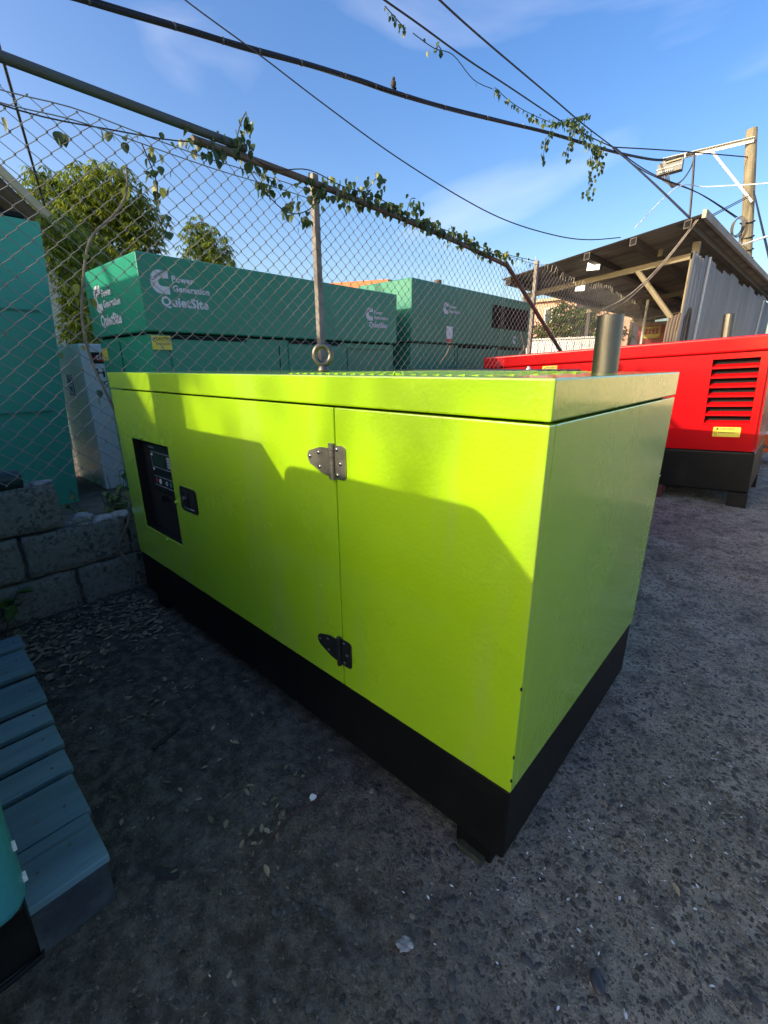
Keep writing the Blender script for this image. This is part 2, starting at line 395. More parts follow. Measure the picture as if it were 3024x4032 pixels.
_ico = bmesh.new(); bmesh.ops.create_icosphere(_ico, subdivisions=1, radius=1); _iv1 = [v.co.copy() for v in _ico.verts]; _if1 = [[v.index for v in f.verts] for f in _ico.faces]; _ico.free()
def pebble(rnd, x, y, V, F):
    near = (x-.3)**2 + (y+.3)**2 < 1.6
    iv, fi = (_iv, _if) if near else (_iv1, _if1)
    a = rnd.uniform(.0045, .0125) * (1.5 if rnd.random() < .08 else .85); bb = a*rnd.uniform(.5, .85); h = a*rnd.uniform(.25, .5)
    th = rnd.gauss(2.2, .7); c, s = math.cos(th), math.sin(th); z = gz(x, y) - h*rnd.uniform(.1, .75); n0 = len(V); q = rnd.random()*50
    for v in iv:
        w = 1 + .22*noise.noise(v*1.3 + Vector((q, q, q)))
        px, py, pz = v.x*a*w, v.y*bb*w, v.z*h*w
        V.append((x + px*c - py*s, y + px*s + py*c, z + pz))
    F.extend([[i+n0 for i in f] for f in fi])
M['pebble'] = mat('river_pebble', (.07, .07, .075), .75, island=[(.04, .041, .043), (.06, .06, .06), (.045, .047, .05), (.085, .08, .07), (.052, .052, .052), (.07, .068, .064), (.045, .043, .04), (.20, .17, .13), (.055, .055, .055)], bumps=[(150, .3, .002)])
scatter('pebbles', 9000, 'pebble', pebble, (-2.2, 1.7, -.72, 3.4), lambda x, y: max(.10, min(1, .55 + .55*(x*.8+y*.5) - .6*noise.noise((x*1.7, y*1.7, 0)))) * (1 if y < 1.2 else .45))
def flake(rnd, x, y, V, F, a0=.006, a1=.02, asp=.45):
    a = rnd.uniform(a0, a1); w = a*rnd.uniform(asp*.7, asp*1.3); th = rnd.uniform(0, 6.28); c, s = math.cos(th), math.sin(th); z = gz(x, y)+.004; n0 = len(V); cu = rnd.uniform(-.2, .5)*a; tl = rnd.uniform(-.3, .3)
    for px, py in ((-a, 0), (-a*.35, -w), (a*.4, -w*.8), (a, 0), (a*.35, w), (-a*.4, w*.8), (0, 0)):
        V.append((x + px*c - py*s, y + px*s + py*c, z + abs(py)/max(w, 1e-6)*cu*.5 + px*tl*.4 + .003))
    F.extend([[n0+i, n0+(i+1) % 6, n0+6] for i in range(6)])
scatter('leaf_litter', 900, 'deadleaf', lambda r, x, y, V, F: flake(r, x, y, V, F, .005, .017 if x > -1.8 else .024, .42), (-2.42, -.4, -.65, .0), lambda x, y: max(.012, min(1, .02 + 1.7*max(0, -1.6-x) + .35*noise.noise((x*4, y*4, 2)))))
scatter('leaf_bits', 110, 'deadleaf', lambda r, x, y, V, F: flake(r, x, y, V, F, .004, .012, .35), (-2.2, 1.6, -.7, 2.6))
M['chip'] = mat('paint_chip', (.62, .64, .63), .7, island=[(.42, .42, .38), (.66, .67, .66), (.74, .76, .76)])
scatter('paint_chips', 260, 'chip', lambda r, x, y, V, F: flake(r, x, y, V, F, .0018, .0065, .4), (-1.9, 1.4, -.72, 2.2), lambda x, y: .05 + .95*math.exp(-((x-.12)**2+(y-.10)**2)/.10) + .35*math.exp(-((x-.35)**2+(y-.5)**2)/.25))

# ------------------------------------------------------------------ lime generator
W_, L_ = 1.0286, 2.2413
g = thing('generator', 'lime green generator in a glossy steel canopy, nearest and largest in view', 'generator', (-L_/2, W_/2, 0))
MB().box(-L_+.004, -.004, .004, W_-.004, .07, .296, .006, 2).build('base_frame', 'black', g)
MB().box(-L_+.03, -.03, .045, W_-.03, .29, 1.20).build('inner_core', 'gap', g)
LDX = -.5815; RDX = -.5775
dl = MB().holed(-L_, LDX, .301, 1.1690, -2.075, -1.664, .486, .944, 0.0, .028)
es = [e for e in dl.bm.edges if e.calc_length() > .05]
bmesh.ops.bevel(dl.bm, geom=es, offset=.0025, segments=2, affect='EDGES', profile=.5)
door = dl.build('door', 'lime', g, smooth=False); door['label'] = 'long lime door with the control window'
fp = MB().box(RDX, 0, 0.0, .028, .301, 1.1690, .003, 2).build('front_panel', 'lime', g)
MB().box(-.028, 0.0, .0283, W_, .301, 1.1690, .003, 2).build('end_panel', 'lime', g)
MB().box(-L_, -L_+.028, .0283, W_, .301, 1.1690, .003, 2).build('end_panel', 'lime', g)
MB().box(-L_+.0283, -.0283, W_-.028, W_, .301, 1.1690, .003, 2).build('rear_panel', 'lime', g)
lid = MB().box(-L_-.002, .002, -.002, W_-.006, 1.1745, 1.25, .004, 2).build('lid', 'lime', g)
v = []
for r_ in range(13):
    for c_ in range(21):
        x = -.93 + c_*.036 + (r_ % 2)*.018; y = .12 + r_*.063
        if -.22 < x < -.06 and .62 < y < .82: continue
        if not v: v.append(MB().prism([(0, 0), (.022, .003), (.022, 0)], (0, 0, 0), (1, 0, 0), (0, 0, 1), (0, .038, 0)).build('vent_louvre', 'lime', None)); lo = v[0]
        else: lo = link(v[0].copy())
        lo.parent = g; lo.location = WM[g.name].inverted() @ Vector((x, y, 1.2502))
MB().box(-.47, -.455, .12, .93, 1.2502, 1.254).build('seam_strip', 'lime', g)
ex = MB(); n = 28; r0, r1 = .0365, .033; cx, cy = -.1435, .722
ex.tube([(cx, cy, 1.2503), (cx-.004, cy, 1.412)], r0, n, cap=False); ex.tube([(cx-.004, cy, 1.412), (cx, cy, 1.26)], r1, n, cap=False)
vs = [v for v in ex.bm.verts if v.co.z > 1.4]
o_ = sorted([v for v in vs], key=lambda v: -((v.co.x-cx+.004)**2+(v.co.y-cy)**2))
out_, in_ = o_[:n], o_[n:]
ang = lambda v: math.atan2(v.co.y-cy, v.co.x-cx+.004)
out_.sort(key=ang); in_.sort(key=ang)
for i in range(n): ex.bm.faces.new((out_[i], out_[(i+1) % n], in_[(i+1) % n], in_[i]))
bmesh.ops.recalc_face_normals(ex.bm, faces=ex.bm.faces[:])
exo = ex.build('exhaust_pipe', 'pipe', g, smooth=True); exo.data.set_sharp_from_angle(angle=R(40))
eb = MB(); ec = Vector((-1.2, .5, 1.318)); rng = []
dirx = Vector((.66, .75, 0)).normalized()
eb.tube([ec + dirx*math.cos(a)*.034 + Vector((0, 0, math.sin(a)*.037)) for a in [2*math.pi*i/32 for i in range(33)]], .0125, 10, cap=False)
eb.tube([(-1.2, .5, 1.2503), (-1.2, .5, 1.262), (-1.2, .5, 1.270), (-1.2, .5, 1.278)], .028, 16, r1=.016)
eb.build('lifting_eye', 'eye', g, smooth=True)
# control recess
win = MB(); win.box(-2.10, -1.64, .055, .062, .46, .97); win.box(-2.10, -2.0755, .0285, .055, .46, .97); win.box(-1.6635, -1.64, .0285, .055, .46, .97); win.box(-2.0755, -1.6635, .0285, .055, .46, .4855); win.box(-2.0755, -1.6635, .0285, .055, .9445, .97)
win.box(-2.0748, -2.0722, .0035, .0548, .4875, .9425).box(-1.6668, -1.6643, .0035, .0548, .4875, .9425).box(-2.072, -1.667, .0035, .0548, .4865, .489).box(-2.072, -1.667, .0035, .0548, .941, .9435)
cw = win.build('control_recess', 'panelblack', g)
cp = MB().box(-1.985, -1.70, .034, .054, .70, .925, .004, 2).build('control_panel', 'panelblack', g)
fr = MB()
for a in ((-1.95, -1.725, .888, .890), (-1.95, -1.725, .815, .817), (-1.95, -1.948, .815, .890), (-1.727, -1.725, .815, .890), (-1.95, -1.74, .77, .7715), (-1.95, -1.74, .725, .7265)): fr.box(a[0], a[1], .0328, .0339, a[2], a[3])
fr.build('panel_print', 'btngrey', cp)
MB().box(-1.925, -1.80, .0325, .0338, .826, .880).build('display', 'lcd', cp)
for i in range(4): MB().box(-1.775, -1.738, .0315, .0338, .828+i*.0135, .8385+i*.0135, .001).build('soft_key', 'btngrey', cp)
def disc(name, x, z, r, m, par, y0=.0315, y1=.0338, n=16): return MB().tube([(x, y1, z), (x, y0, z)], r, n).build(name, m, par)
disc('stop_button', -1.925, .748, .011, 'btnred', cp); disc('white_button', -1.885, .748, .0125, 'white', cp); disc('grey_button', -1.815, .748, .011, 'btngrey', cp); disc('green_button', -1.77, .748, .011, 'btngreen', cp)
disc('mode_light', -1.938, .875, .006, 'white', cp); disc('alarm_light', -1.938, .805, .006, 'white', cp)
text('panel_title', 'CONTROL', (-1.965, .0339, .905), (1, 0, 0), (0, 0, 1), .012, 'btngrey', cp)
MB().tube([(-1.86, .055, .668), (-1.86, .03, .668)], .014, 14).box(-1.864, -1.856, .016, .03, .654, .682).build('key_switch', 'panelblack', g)
disc('cable_hole', -1.745, .575, .022, 'gap', g, .0535, .0548, 20)
for x, z in ((-1.94, .956), (-1.652, .70), (-1.83, .474)):
    MB().tube([(x, .0, z), (x, -.004, z)], .0085, 12).tube([(x, -.004, z), (x, -.009, z)], .006, 6).build('window_screw', 'lime', g)
# latch
def rrect(x0, x1, z0, z1, r, n=5):
    P = []
    for cx_, cz_, a0 in ((x1-r, z1-r, 0), (x0+r, z1-r, 90), (x0+r, z0+r, 180), (x1-r, z0+r, 270)):
        for i in range(n+1):
            a = R(a0 + 90*i/n); P.append((cx_+r*math.cos(a), cz_+r*math.sin(a)))
    return P
XZ = ((1, 0, 0), (0, 0, 1))
la = MB().prism(rrect(-1.598, -1.449, .679, .786, .018), (0, -.004, 0), *XZ, (0, .0038, 0)).build('latch', 'panelblack', g)
MB().prism(rrect(-1.583, -1.464, .691, .774, .012), (0, -.0046, 0), *XZ, (0, .0005, 0)).build('latch_well', 'gap', la)
MB().prism(rrect(-1.578, -1.515, .700, .766, .008), (0, -.010, 0), *XZ, (0, .0053, 0)).build('latch_paddle', 'panelblack', la)
MB().tube([(-1.553, -.0102, .735), (-1.553, -.017, .735)], .0105, 16).build('latch_lock', 'boltsteel', la)
MB().box(-1.57, -1.475, -.0065, -.0047, .693, .697, .0008).build('latch_lip', 'btngrey', la)
# hinges
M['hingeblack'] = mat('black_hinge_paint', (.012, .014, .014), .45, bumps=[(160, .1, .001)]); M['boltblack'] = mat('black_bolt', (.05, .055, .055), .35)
def hinge(zc, hm='steel', bm_='boltsteel'):
    h = MB().prism([(-.006, -.045), (-.045, -.040), (-.098, -.018), (-.106, -.008), (-.108, .002), (-.106, .012), (-.098, .020), (-.05, .034), (-.006, .034)], (-.587, -.0035, zc), *XZ, (0, .0033, 0))
    h.prism([(.006, -.047), (.038, -.047), (.046, -.043), (.049, -.036), (.049, .034), (.046, .041), (.038, .045), (.006, .045)], (-.5862, -.0035, zc), *XZ, (0, .0033, 0))
    hp = h.build('hinge', hm, g)
    for a, bz in ((-.049, -.031), (-.030, -.009), (-.008, .013), (.014, .031), (.032, .050)):
        MB().tube([(-.587, -.0075, zc+a), (-.587, -.0075, zc+bz)],   .0078, 12).build('knuckle', hm, hp, smooth=False)
    for x, z in ((-.096, .003), (-.058, .018), (-.055, -.022), (.018, .034), (.031, -.004), (.018, -.036)):
        MB().ball((-.587+x, -.0036, zc+z), (.0058, .0035, .0058), 2).build('hinge_bolt', bm_, hp, smooth=True)
    return hp
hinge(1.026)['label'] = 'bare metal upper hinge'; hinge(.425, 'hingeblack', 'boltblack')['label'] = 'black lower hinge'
for x in (-2.12, -.10):
    for y in (.07, .88):
        MB().box(x-.055, x+.055, y-.045, y+.06, -.012, .0695, .004).build('foot', 'black', g)
sk = MB(); 
for x, y, z in ((-.0005, .0, .60), (-.001, .0, .41), (-.0008, .0, .34)):
    sk.ball((x, y, z), (.003, .003, .006), 1)
sk.build('edge_chip', 'black', g)

# ------------------------------------------------------------------ neighbour generators
h = thing('generator', 'dark lidded generator hidden behind the lime one, only its lid edge and white bolt show', 'generator', (-1.6, 2.4, 0))
MB().box(-2.3, -.42, 2.1, 3.2, .08, .30, .005).build('base_frame', 'redbase', h)
MB().box(-2.29, -.43, 2.11, 3.19, .302, 1.212, .004).build('body', 'green2', h)
MB().box(-2.31, -1.02, 2.08, 3.0, 1.213, 1.244, .004).build('lid', 'hidlid', h)
MB().tube([(-1.17, 2.38, 1.2443), (-1.17, 2.38, 1.256)], .016, 10).tube([(-1.17, 2.38, 1.256), (-1.17, 2.38, 1.268)], .010, 8).build('lid_bolt', 'white', h)
for x in (-2.2, -.65): MB().box(x-.06, x+.06, 2.0, 2.85, -.012, .079).build('foot', 'redbase', h)

tl = thing('generator', 'teal generator on the wooden pallet, cut by the left edge of the picture', 'generator', (-1.6, -1.3, .14))
MB().box(-2.75, -.585, -1.74, -.832, .143, .288, .006, 2).build('base_frame', 'black', tl)
SH = Matrix.Translation((0, 0, .29)) @ Matrix(((1, 0, .075, 0), (0, 1, 0, 0), (0, 0, 1, 0), (0, 0, 0, 1))) @ Matrix.Translation((0, 0, -.29))
MB().box(-2.76, -.548, -1.75, -.820, .29, 1.22, .045, 5, mtx=SH).build('body', 'teal', tl, smooth=True)
MB().box(-1.216, -.49, -1.75, -.824, 1.20, 1.362, .06, 5).build('lid', 'teal', tl)  # unseen lid, split and rounded to shape the shadow on the lime front
MB().box(-2.80, -1.305, -1.75, -.824, 1.20, 1.40, .012, 2).build('lid', 'teal', tl)
for z in (.345, .425): MB().box(-.592, -.578, -.8238, -.815, z, z+.014, .001).build('hinge_tab', 'stickwhite', tl)
MB().tube([(-.5845, -.832, .15), (-.578, -.83, .148), (-.574, -.88, .148), (-.574, -1.6, .148)], .006, 8).build('base_rim', 'black', tl)

def pallet():
    p = thing('pallet', 'weathered grey blue timber pallet under the teal generator', 'pallet', (-1.37, -1.3, 0))
    edge = lambda x: -.606 - (x+2.05)*.0525
    for a, b_ in ((-2.05, -1.935), (-1.902, -1.705), (-1.652, -1.478), (-1.436, -1.336), (-1.303, -1.192), (-1.162, -1.064), (-1.040, -.872), (-.868, -.702)):
        e = edge((a+b_)/2) + random.uniform(-.0015, .0015)
        MB().box(a, b_, -1.95, e, .119, .142, .003, 1).build('board', 'pallet', p)
    for y in (-.72, -1.28, -1.85):
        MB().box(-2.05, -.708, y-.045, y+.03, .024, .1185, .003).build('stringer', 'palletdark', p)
    MB().box(-.7082, -.7005, -1.95, -.679, -.006, .1185, .003).build('end_board', 'palletdark', p)
    for y in (-.70, -1.28, -1.85):
        MB().box(-2.05, -.7085, y-.06, y+.018, -.012, .0235, .003).build('bottom_board', 'pallet', p)
    for x, y in ((-1.99, -.64), (-1.82, -.66), (-1.76, -.70), (-1.56, -.665), (-1.40, -.685), (-1.25, -.69), (-1.1, -.70), (-.93, -.71), (-.93, -.77), (-.80, -.73), (-.78, -.80)):
        MB().tube([(x, y, .141), (x, y, .1432)], .004, 6).build('nail_head', 'rust', p)
pallet()

# ------------------------------------------------------------------ red generator (stands with its right end 3 degrees high)
rd = thing('generator', 'bright red generator with slatted air inlet and black base, behind the lime one', 'generator', (.122, 4.42, .137), (0, R(-3.2), 0))
local(rd)
RL, RW = 2.78, 1.25
MB().box(-RL, 0, 0, RW, 0, .383, .02, 3).build('base_frame', 'redbase', rd)
MB().box(-RL+.03, -.03, .06, RW-.06, .38, 1.38).build('inner_core', 'gap', rd)
ho = MB().holed(-RL, 0, .387, 1.252, -.415, -.075, .618, 1.205, 0, .03)
bmesh.ops.bevel(ho.bm, geom=[e for e in ho.bm.edges if e.calc_length() > .5 and abs(e.verts[0].co.x-e.verts[1].co.x) < 1e-5 and abs(e.verts[0].co.x) < .01 and e.verts[0].co.y < .001], offset=.02, segments=3, affect='EDGES')
ho.build('front_panel', 'red', rd)
MB().box(-.03, 0, .0305, RW, .387, 1.252, .008, 2).build('end_panel', 'red', rd)
MB().box(-RL, -RL+.03, .0305, RW, .387, 1.252, .004, 2).build('end_panel', 'red', rd)
MB().box(-RL-.004, .004, -.004, RW, 1.257, 1.392, .018, 3).build('lid', 'red', rd)
for i in range(7):
    z = .632 + i*.0835
    sl = MB(); sl.prism([(0, .0), (0, .006), (.045, .030), (.045, .024)], (-.413, .003, z), (0, 1, 0), (0, 0, 1), (.336, 0, 0)); sl.box(-.413, -.077, -.001, .004, z-.012, z+.004)
    sl.build('slat', 'red', rd)
MB().prism(rrect(-2.15, -1.20, .47, 1.13, .035), (0, -.006, 0), *XZ, (0, .0058, 0)).build('door', 'red', rd)
def sticker(name, par, x0, z0, w, h_, y, title='CAUTION!', n=None):
    st = MB().prism(rrect(x0, x0+w, z0, z0+h_, .006, 3), (0, y-.0012, 0), *XZ, (0, .001, 0)).build(name, 'yellow', par)
    text('sticker_title', title, (x0+w*.24, y-.0013, z0+h_*.73), *XZ, h_*.26, 'print', st, .02)
    ln = MB().box(x0+w*.03, x0+w*.97, y-.0019, y-.0013, z0+h_*.655, z0+h_*.675)
    for q in (.46, .38): ln.box(x0+w*.2, x0+w*(.95 if q > .4 else .82), y-.0019, y-.0013, z0+h_*q, z0+h_*(q+.035))
    ln.build('sticker_lines', 'print', st)
    MB().prism([(0, 0), (1, 0), (.5, .9)], (x0+w*.09, y-.0013, z0+h_*.72), (w*.12, 0, 0), (0, 0, w*.12), (0, -.0006, 0)).build('warning_triangle', 'print', st)
    for q in (.42, .15): MB().tube([(x0+w*.1+w*.05*math.cos(a), y-.0016, z0+h_*(q+.06)+w*.05*math.sin(a)) for a in [i*math.pi/8 for i in range(17)]], .0012, 4).build('warning_ring', 'print', st)
    return st
sticker('caution_sticker', rd, -.335, .515, .205, .088, 0)
sticker('warning_sticker', rd, -2.02, 1.142, .17, .1, 0, 'WARNING')
MB().tube([(-.395, .45, 1.3922), (-.395, .45, 1.62)], .048, 20).build('exhaust_pipe', 'pipe', rd, smooth=False)
for x in (-.09,): 
    for y in (.07, 1.1): MB().box(x-.06, x+.09, y-.068, y+.06, -.15, -.0005, .004).build('foot', 'redbase', rd)
MB().tube([(-.72, -.001, .10), (-.72, -.004, .10)], .007, 10).build('rivet', 'white', rd)
bk = MB().box(-.72, -.56, 4.32, 4.56, -.012, .108, .006).build('block', 'brick', None); tag(bk, 'dull red block propping the left part of the red generator', 'block')
MB_ = MB().box(-2.6, -2.44, 4.40, 4.6, -.012, -.004)
MB_.bm.free()
b2 = MB().box(-2.62, -2.3, 4.47, 5.5, -.012, -.0004+.012).build('block', 'brick', None); tag(b2, 'low red packing block under the far left end of the red generator', 'block')
og = thing('machine_base', 'low orange red steel machine frame just showing past the right end of the red generator', 'machine', (.8, 7.6, 0))
MB().box(-.1, .42, 7.0, 7.4, .16, .22, .006).build('skid', 'orange', og); MB().box(-.1, .42, 7.0, 7.4, .25, .40, .01).build('body', 'orange', og)
for x in (.0, .34): MB().box(x-.05, x+.05, 7.05, 7.35, -.012, .159).build('foot', 'redbase', og)

# ------------------------------------------------------------------ concrete block wall under the fence
wl = thing('block_wall', 'rough grey concrete block wall with a broken top course beside the lime generator', 'wall', (-2.53, 0, 0))
MB().box(-2.585, -2.475, -1.78, 10.4, -.012, .435).build('mortar_core', 'mortar', wl)
def block(y0, y1, z0, z1, seed):
    m_ = MB().box(-2.60, -2.452, y0, y1, z0, z1, .008, 1)
    bmesh.ops.subdivide_edges(m_.bm, edges=[e for e in m_.bm.edges if e.calc_length() > .08], cuts=5, use_grid_fill=True)
    return m_.build('block', 'block', wl, roughen=(.010, 19), smooth=True)
seed = 0
for row, (z0, z1, off) in enumerate(((-.012, .211, -.267), (.225, .452, -.476), (.466, .698, -.267))):
    y = off
    ks = range(-7, 22)
    for kk in ks:
        a, b_ = off + kk*.5 + .008, off + (kk+1)*.5 - .008
        if row == 2 and b_ > -.25: continue
        if a < -1.8 or b_ > 10.4: continue
        block(a, b_, z0, z1, seed)
crum = MB()
for y, w, h_ in ((-.10, .09, .02), (0.02, .07, .024), (.15, .12, .02), (.3, .1, .018), (-.2, .05, .015)):
    crum.ball((-2.50, y, .452), (.055, w, h_), 2)
crum.build('mortar_crust', 'stone', wl, roughen=(.012, 30))
def stone(label, c, r):
    o = MB().ball(c, r, 3).build('stone', 'stone', None, roughen=(.012, 18)); tag(o, label, 'stone')
stone('pale lump of broken mortar lying on the lower wall course', (-2.49, -.185, .483), (.03, .06, .032))
stone('small flat mortar piece on the top wall block beside the plastic pot', (-2.50, -.325, .708), (.04, .045, .014))
pt_ = MB(); pt_.tube([(-2.50, -.625, .752), (-2.50, -.60, .752), (-2.50, -.42, .742), (-2.50, -.40, .742)], .056, 18, r1=.044)
pt_.tube([(-2.50, -.628, .752), (-2.50, -.612, .752)], .06, 18)
tag(pt_.build('plant_pot', 'pot', None, smooth=False), 'dark green plastic pot lying on its side on the block wall', 'pot')

# ------------------------------------------------------------------ chain link fence
fe = thing('chain_link_fence', 'tall chain link fence with pipe rail standing above the block wall', 'fence', (-2.45, 3, 0))
FX = -2.45
def mesh_bay(y0, y1, ztop, zbot=.725):
    P, H = .0470, .0410
    V, F = [], []
    j0, j1 = int(y0/P), int(y1/P)
    rows = int((2.45-zbot)/H)
    def node(j, i):
        y = j*P; z = zbot + i*H
        nv = noise.noise_vector(Vector((y*2.3, z*2.3, 4.4)))
        s = .35 + .65*max(0, min(1, (y-4.2)/1.0))
        bulge = .02*noise.noise(Vector((y*.9, z*1.1, 9)))
        sag = -.03*(1-abs(math.sin(math.pi*(y-1.58)/3.5)))*0
        return Vector((FX + nv.x*.006 + bulge*s, y + nv.y*.016*s, z + nv.z*.016*s + sag))
    def tube(a, b_, r=None):
        if r is None: r = .0018 + .0015*max(0, min(1, (a.y-3.5)/3))
        d = (b_-a).normalized(); u = Vector((1, 0, 0)); w = d.cross(u).normalized(); n0 = len(V)
        for p in (a, b_):
            for q in ((1, 0), (0, 1), (-1, 0), (0, -1)): V.append(p + u*q[0]*r + w*q[1]*r)
        for q in range(4): F.append((n0+q, n0+(q+1) % 4, n0+4+(q+1) % 4, n0+4+q))
    for jj in range(j0, j1, 2):
        # one zigzag wire: nodes alternate columns jj and jj+1
        prev = None
        for i in range(rows+1):
            col = jj + (i % 2)
            p = node(col, i)
            if p.z > ztop(p.y): break
            p = p + Vector((.0022 if i % 2 else -.0022, .0045 if i % 2 else -.0045, 0))
            if prev is not None:
                dd = (p-prev).normalized()
                tube(prev, p)
            prev = p
        prev = None
        for i in range(rows+1):
            col = jj + 2 - (i % 2)
            p = node(col, i)
            if p.z > ztop(p.y): break
            p = p + Vector((-.0022 if i % 2 else .0022, -.0045 if i % 2 else .0045, 0))
            if prev is not None: tube(prev, p)
            prev = p
        # hooked knots
    for jj in range(j0, j1):
        for i in range(rows+1):
            if (jj - j0 + i) % 2: continue
            p = node(jj, i)
            if p.z > ztop(p.y): continue
            tube(p + Vector((.002, -.004, -.003)), p + Vector((-.002, .004, .003)), .003)
    me = bpy.data.meshes.new('wire_mesh'); me.from_pydata(V, [], F)
    return mk('wire_mesh', me, 'wire', fe)
top1 = lambda y: 2.425 + .018*noise.noise((y*2, 0, 0))
def top2(y):
    if y < 5.1: return 2.33 + (y-4.3)*.2 + .02*noise.noise((y*6, 1, 0))
    return 2.50 - .10*abs(math.sin((y-5.1)*1.2)) + .04*noise.noise((y*3, 1, 0))
mesh_bay(-1.80, 1.58, top1); mesh_bay(1.6, 4.28, lambda y: top1(y) + .0 - .02*(y-1.6)); mesh_bay(4.3, 10.4, top2); mesh_bay(10.42, 18.5, lambda y: 2.45)
MB().tube(smoothpath([(FX, -1.95, 2.512), (FX, -1, 2.506), (FX, .5, 2.512), (FX, 1.035, 2.515)]), .0225, 14).build('top_rail', 'rail', fe, smooth=False)
MB().tube(smoothpath([(FX, .70, 2.462), (FX, 1.5, 2.464), (FX, 2.9, 2.425), (FX, 3.79, 2.378), (FX, 4.30, 2.345)]), .0215, 12).build('top_rail', 'rust', fe)
MB().tube([(FX+.01, 4.27, 2.36), (FX+.01, 6.02, 1.50), (FX+.01, 7.0, 1.0)], .0245, 12).build('brace_pipe', 'rust', fe)
MB().tube([(FX, 10.0, 2.655), (FX, 14, 2.60), (FX, 18.7, 2.50)], .024, 10).build('top_rail', 'rust', fe)
def post(y, z1, w, m, lean=0, r=None):
    q = MB()
    if r: q.tube([(FX-.03, y, 0), (FX-.03+lean, y+lean, z1)], r, 12)
    else: q.box(FX-.045, FX-.003, y-w/2, y+w/2, -.012, z1, .003, mtx=Matrix.Rotation(lean, 4, 'X'))
    q.build('post', m, fe)
post(1.575, 2.525, .05, 'post'); post(5.12, 2.51, .052, 'post'); post(10.43, 2.56, .05, 'armwhite', 0, .026); post(14.95, 2.50, .05, 'armwhite', 0, .026); MB().box(FX-.11, FX+.09, -2.02, -1.80, -.012, 2.62, .01).build('pillar', 'render', fe)
for z_, yy0, yy1 in ((2.405, -1.8, 1.55), (2.36, -1.8, 1.55)):
    MB().tube(smoothpath([(FX+.006, y_, z_ + .02*noise.noise((y_*1.3, z_*9, 0)) - (.02 if y_ < 0 else 0)) for y_ in [yy0 + (yy1-yy0)*i/14 for i in range(15)]], 3), .0028, 5).build('tension_wire', 'wire', fe)
MB().tube(smoothpath([(FX, 4.3, 2.44), (FX, 5.1, 2.46), (FX, 5.8, 2.515), (FX, 7.2, 2.10), (FX, 8.2, 2.0), (FX, 9.4, 2.35), (FX, 10.0, 2.60)]), .003, 5).build('tension_wire', 'wire', fe)
ba = MB(); rnd = random.Random(3)
for i in range(60):
    y_ = 3.9 + i*.1; z_ = top2(y_) if y_ > 4.3 else 2.42
    ba.tube([(FX, y_, z_-.02), (FX+rnd.uniform(-.02, .02), y_+rnd.uniform(-.03, .03), z_+rnd.uniform(.03, .07))], .0022, 4)
ba.build('twisted_wire_end', 'wire', fe)

# ------------------------------------------------------------------ leaf meshes and vines
def leafmesh(name, m, ln=1.0, w=.42, heart=True, fold=.12, droop=.15):
    prof = [(0, .0), (.06, .55), (.22, .95), (.42, 1.0), (.65, .75), (.85, .36), (1.0, 0)] if heart else [(0, .05), (.15, .6), (.4, 1.0), (.7, .7), (1, 0)]
    V, F = [], []
    for t_, q in prof:
        z = -droop*t_*t_*ln
        V += [(t_*ln, -w*q, z + fold*q*ln), (t_*ln, 0, z), (t_*ln, w*q, z + fold*q*ln)]
    for i in range(len(prof)-1):
        a = i*3; F += [(a, a+1, a+4, a+3), (a+1, a+2, a+5, a+4)]
    me = bpy.data.meshes.new(name); me.from_pydata(V, [], F); me.materials.append(M[m]); me.shade_smooth(); return me
LM = leafmesh('leaf_mesh', 'leaf'); LY = leafmesh('leaf_mesh_yellow', 'leafy'); M['weedleaf'] = mat('weed_leaf', (.07, .15, .035), .5, transl=.3, var=(9, (.12, .19, .05), .4, .7)); LD = leafmesh('leaf_mesh_small', 'weedleaf', 1, .34, False)
from mathutils import Euler
NL = {}
def put_leaf(par, me, p, size, rot, name='leaf'):
    q_ = NL.setdefault(par.name, [0, []]); q_[0] += 1
    if q_[0] > 295: q_[1].append((me, Matrix.Translation(p) @ Euler(rot).to_matrix().to_4x4() @ Matrix.Diagonal((size, size, size, 1)))); return
    o = bpy.data.objects.new(name, me); COL.objects.link(o); o.parent = par
    loc = WM[par.name].inverted() @ Vector(p)
    o.location = loc; o.rotation_euler = rot; o.scale = (size,)*3
    return o
rnd = random.Random(11)
def leaf_rest(par):
    for mm_ in {id(a): a for a, b_ in NL[par.name][1]}.values():
        V, F = [], []
        for a, X_ in NL[par.name][1]:
            if a is mm_:
                n0 = len(V); V += [X_ @ v.co for v in a.vertices]; F += [[i+n0 for i in f.vertices] for f in a.polygons]
        me = bpy.data.meshes.new('leaves'); me.from_pydata(V, [], F); me.materials.append(mm_.materials[0]); me.shade_smooth()
        struct(mk('leaves', me, None, par), 'stuff')
def hang(): return (rnd.uniform(-.6, .6), R(70)+rnd.uniform(-.5, .4), rnd.uniform(0, 6.28))
vn = thing('climbing_vine', 'green heart leaved vine twined along the top rail of the fence', 'vine', (FX, 1.6, 2.45))
stem = MB()
def strand(pts, r=.0035): stem.tube(smoothpath(pts, 5), r, 5)
strand([(FX, -.6, 2.36), (FX+.01, -.1, 2.33), (FX, .3, 2.38), (FX+.02, .6, 2.42), (FX, .9, 2.5), (FX+.03, 1.2, 2.45), (FX+.02, 1.5, 2.52), (FX+.02, 1.8, 2.5), (FX, 2.2, 2.52), (FX+.03, 2.6, 2.45), (FX, 3.2, 2.47), (FX+.02, 3.8, 2.42), (FX, 4.3, 2.45), (FX, 5, 2.49)])
strand([(FX, .95, 2.52), (FX+.03, 1.1, 2.33), (FX+.03, 1.3, 2.23), (FX+.02, 1.5, 2.30), (FX, 1.62, 2.45)])
strand([(FX, .42, 2.36), (FX+.02, .46, 2.2), (FX+.02, .44, 2.05), (FX+.02, .48, 1.95)])
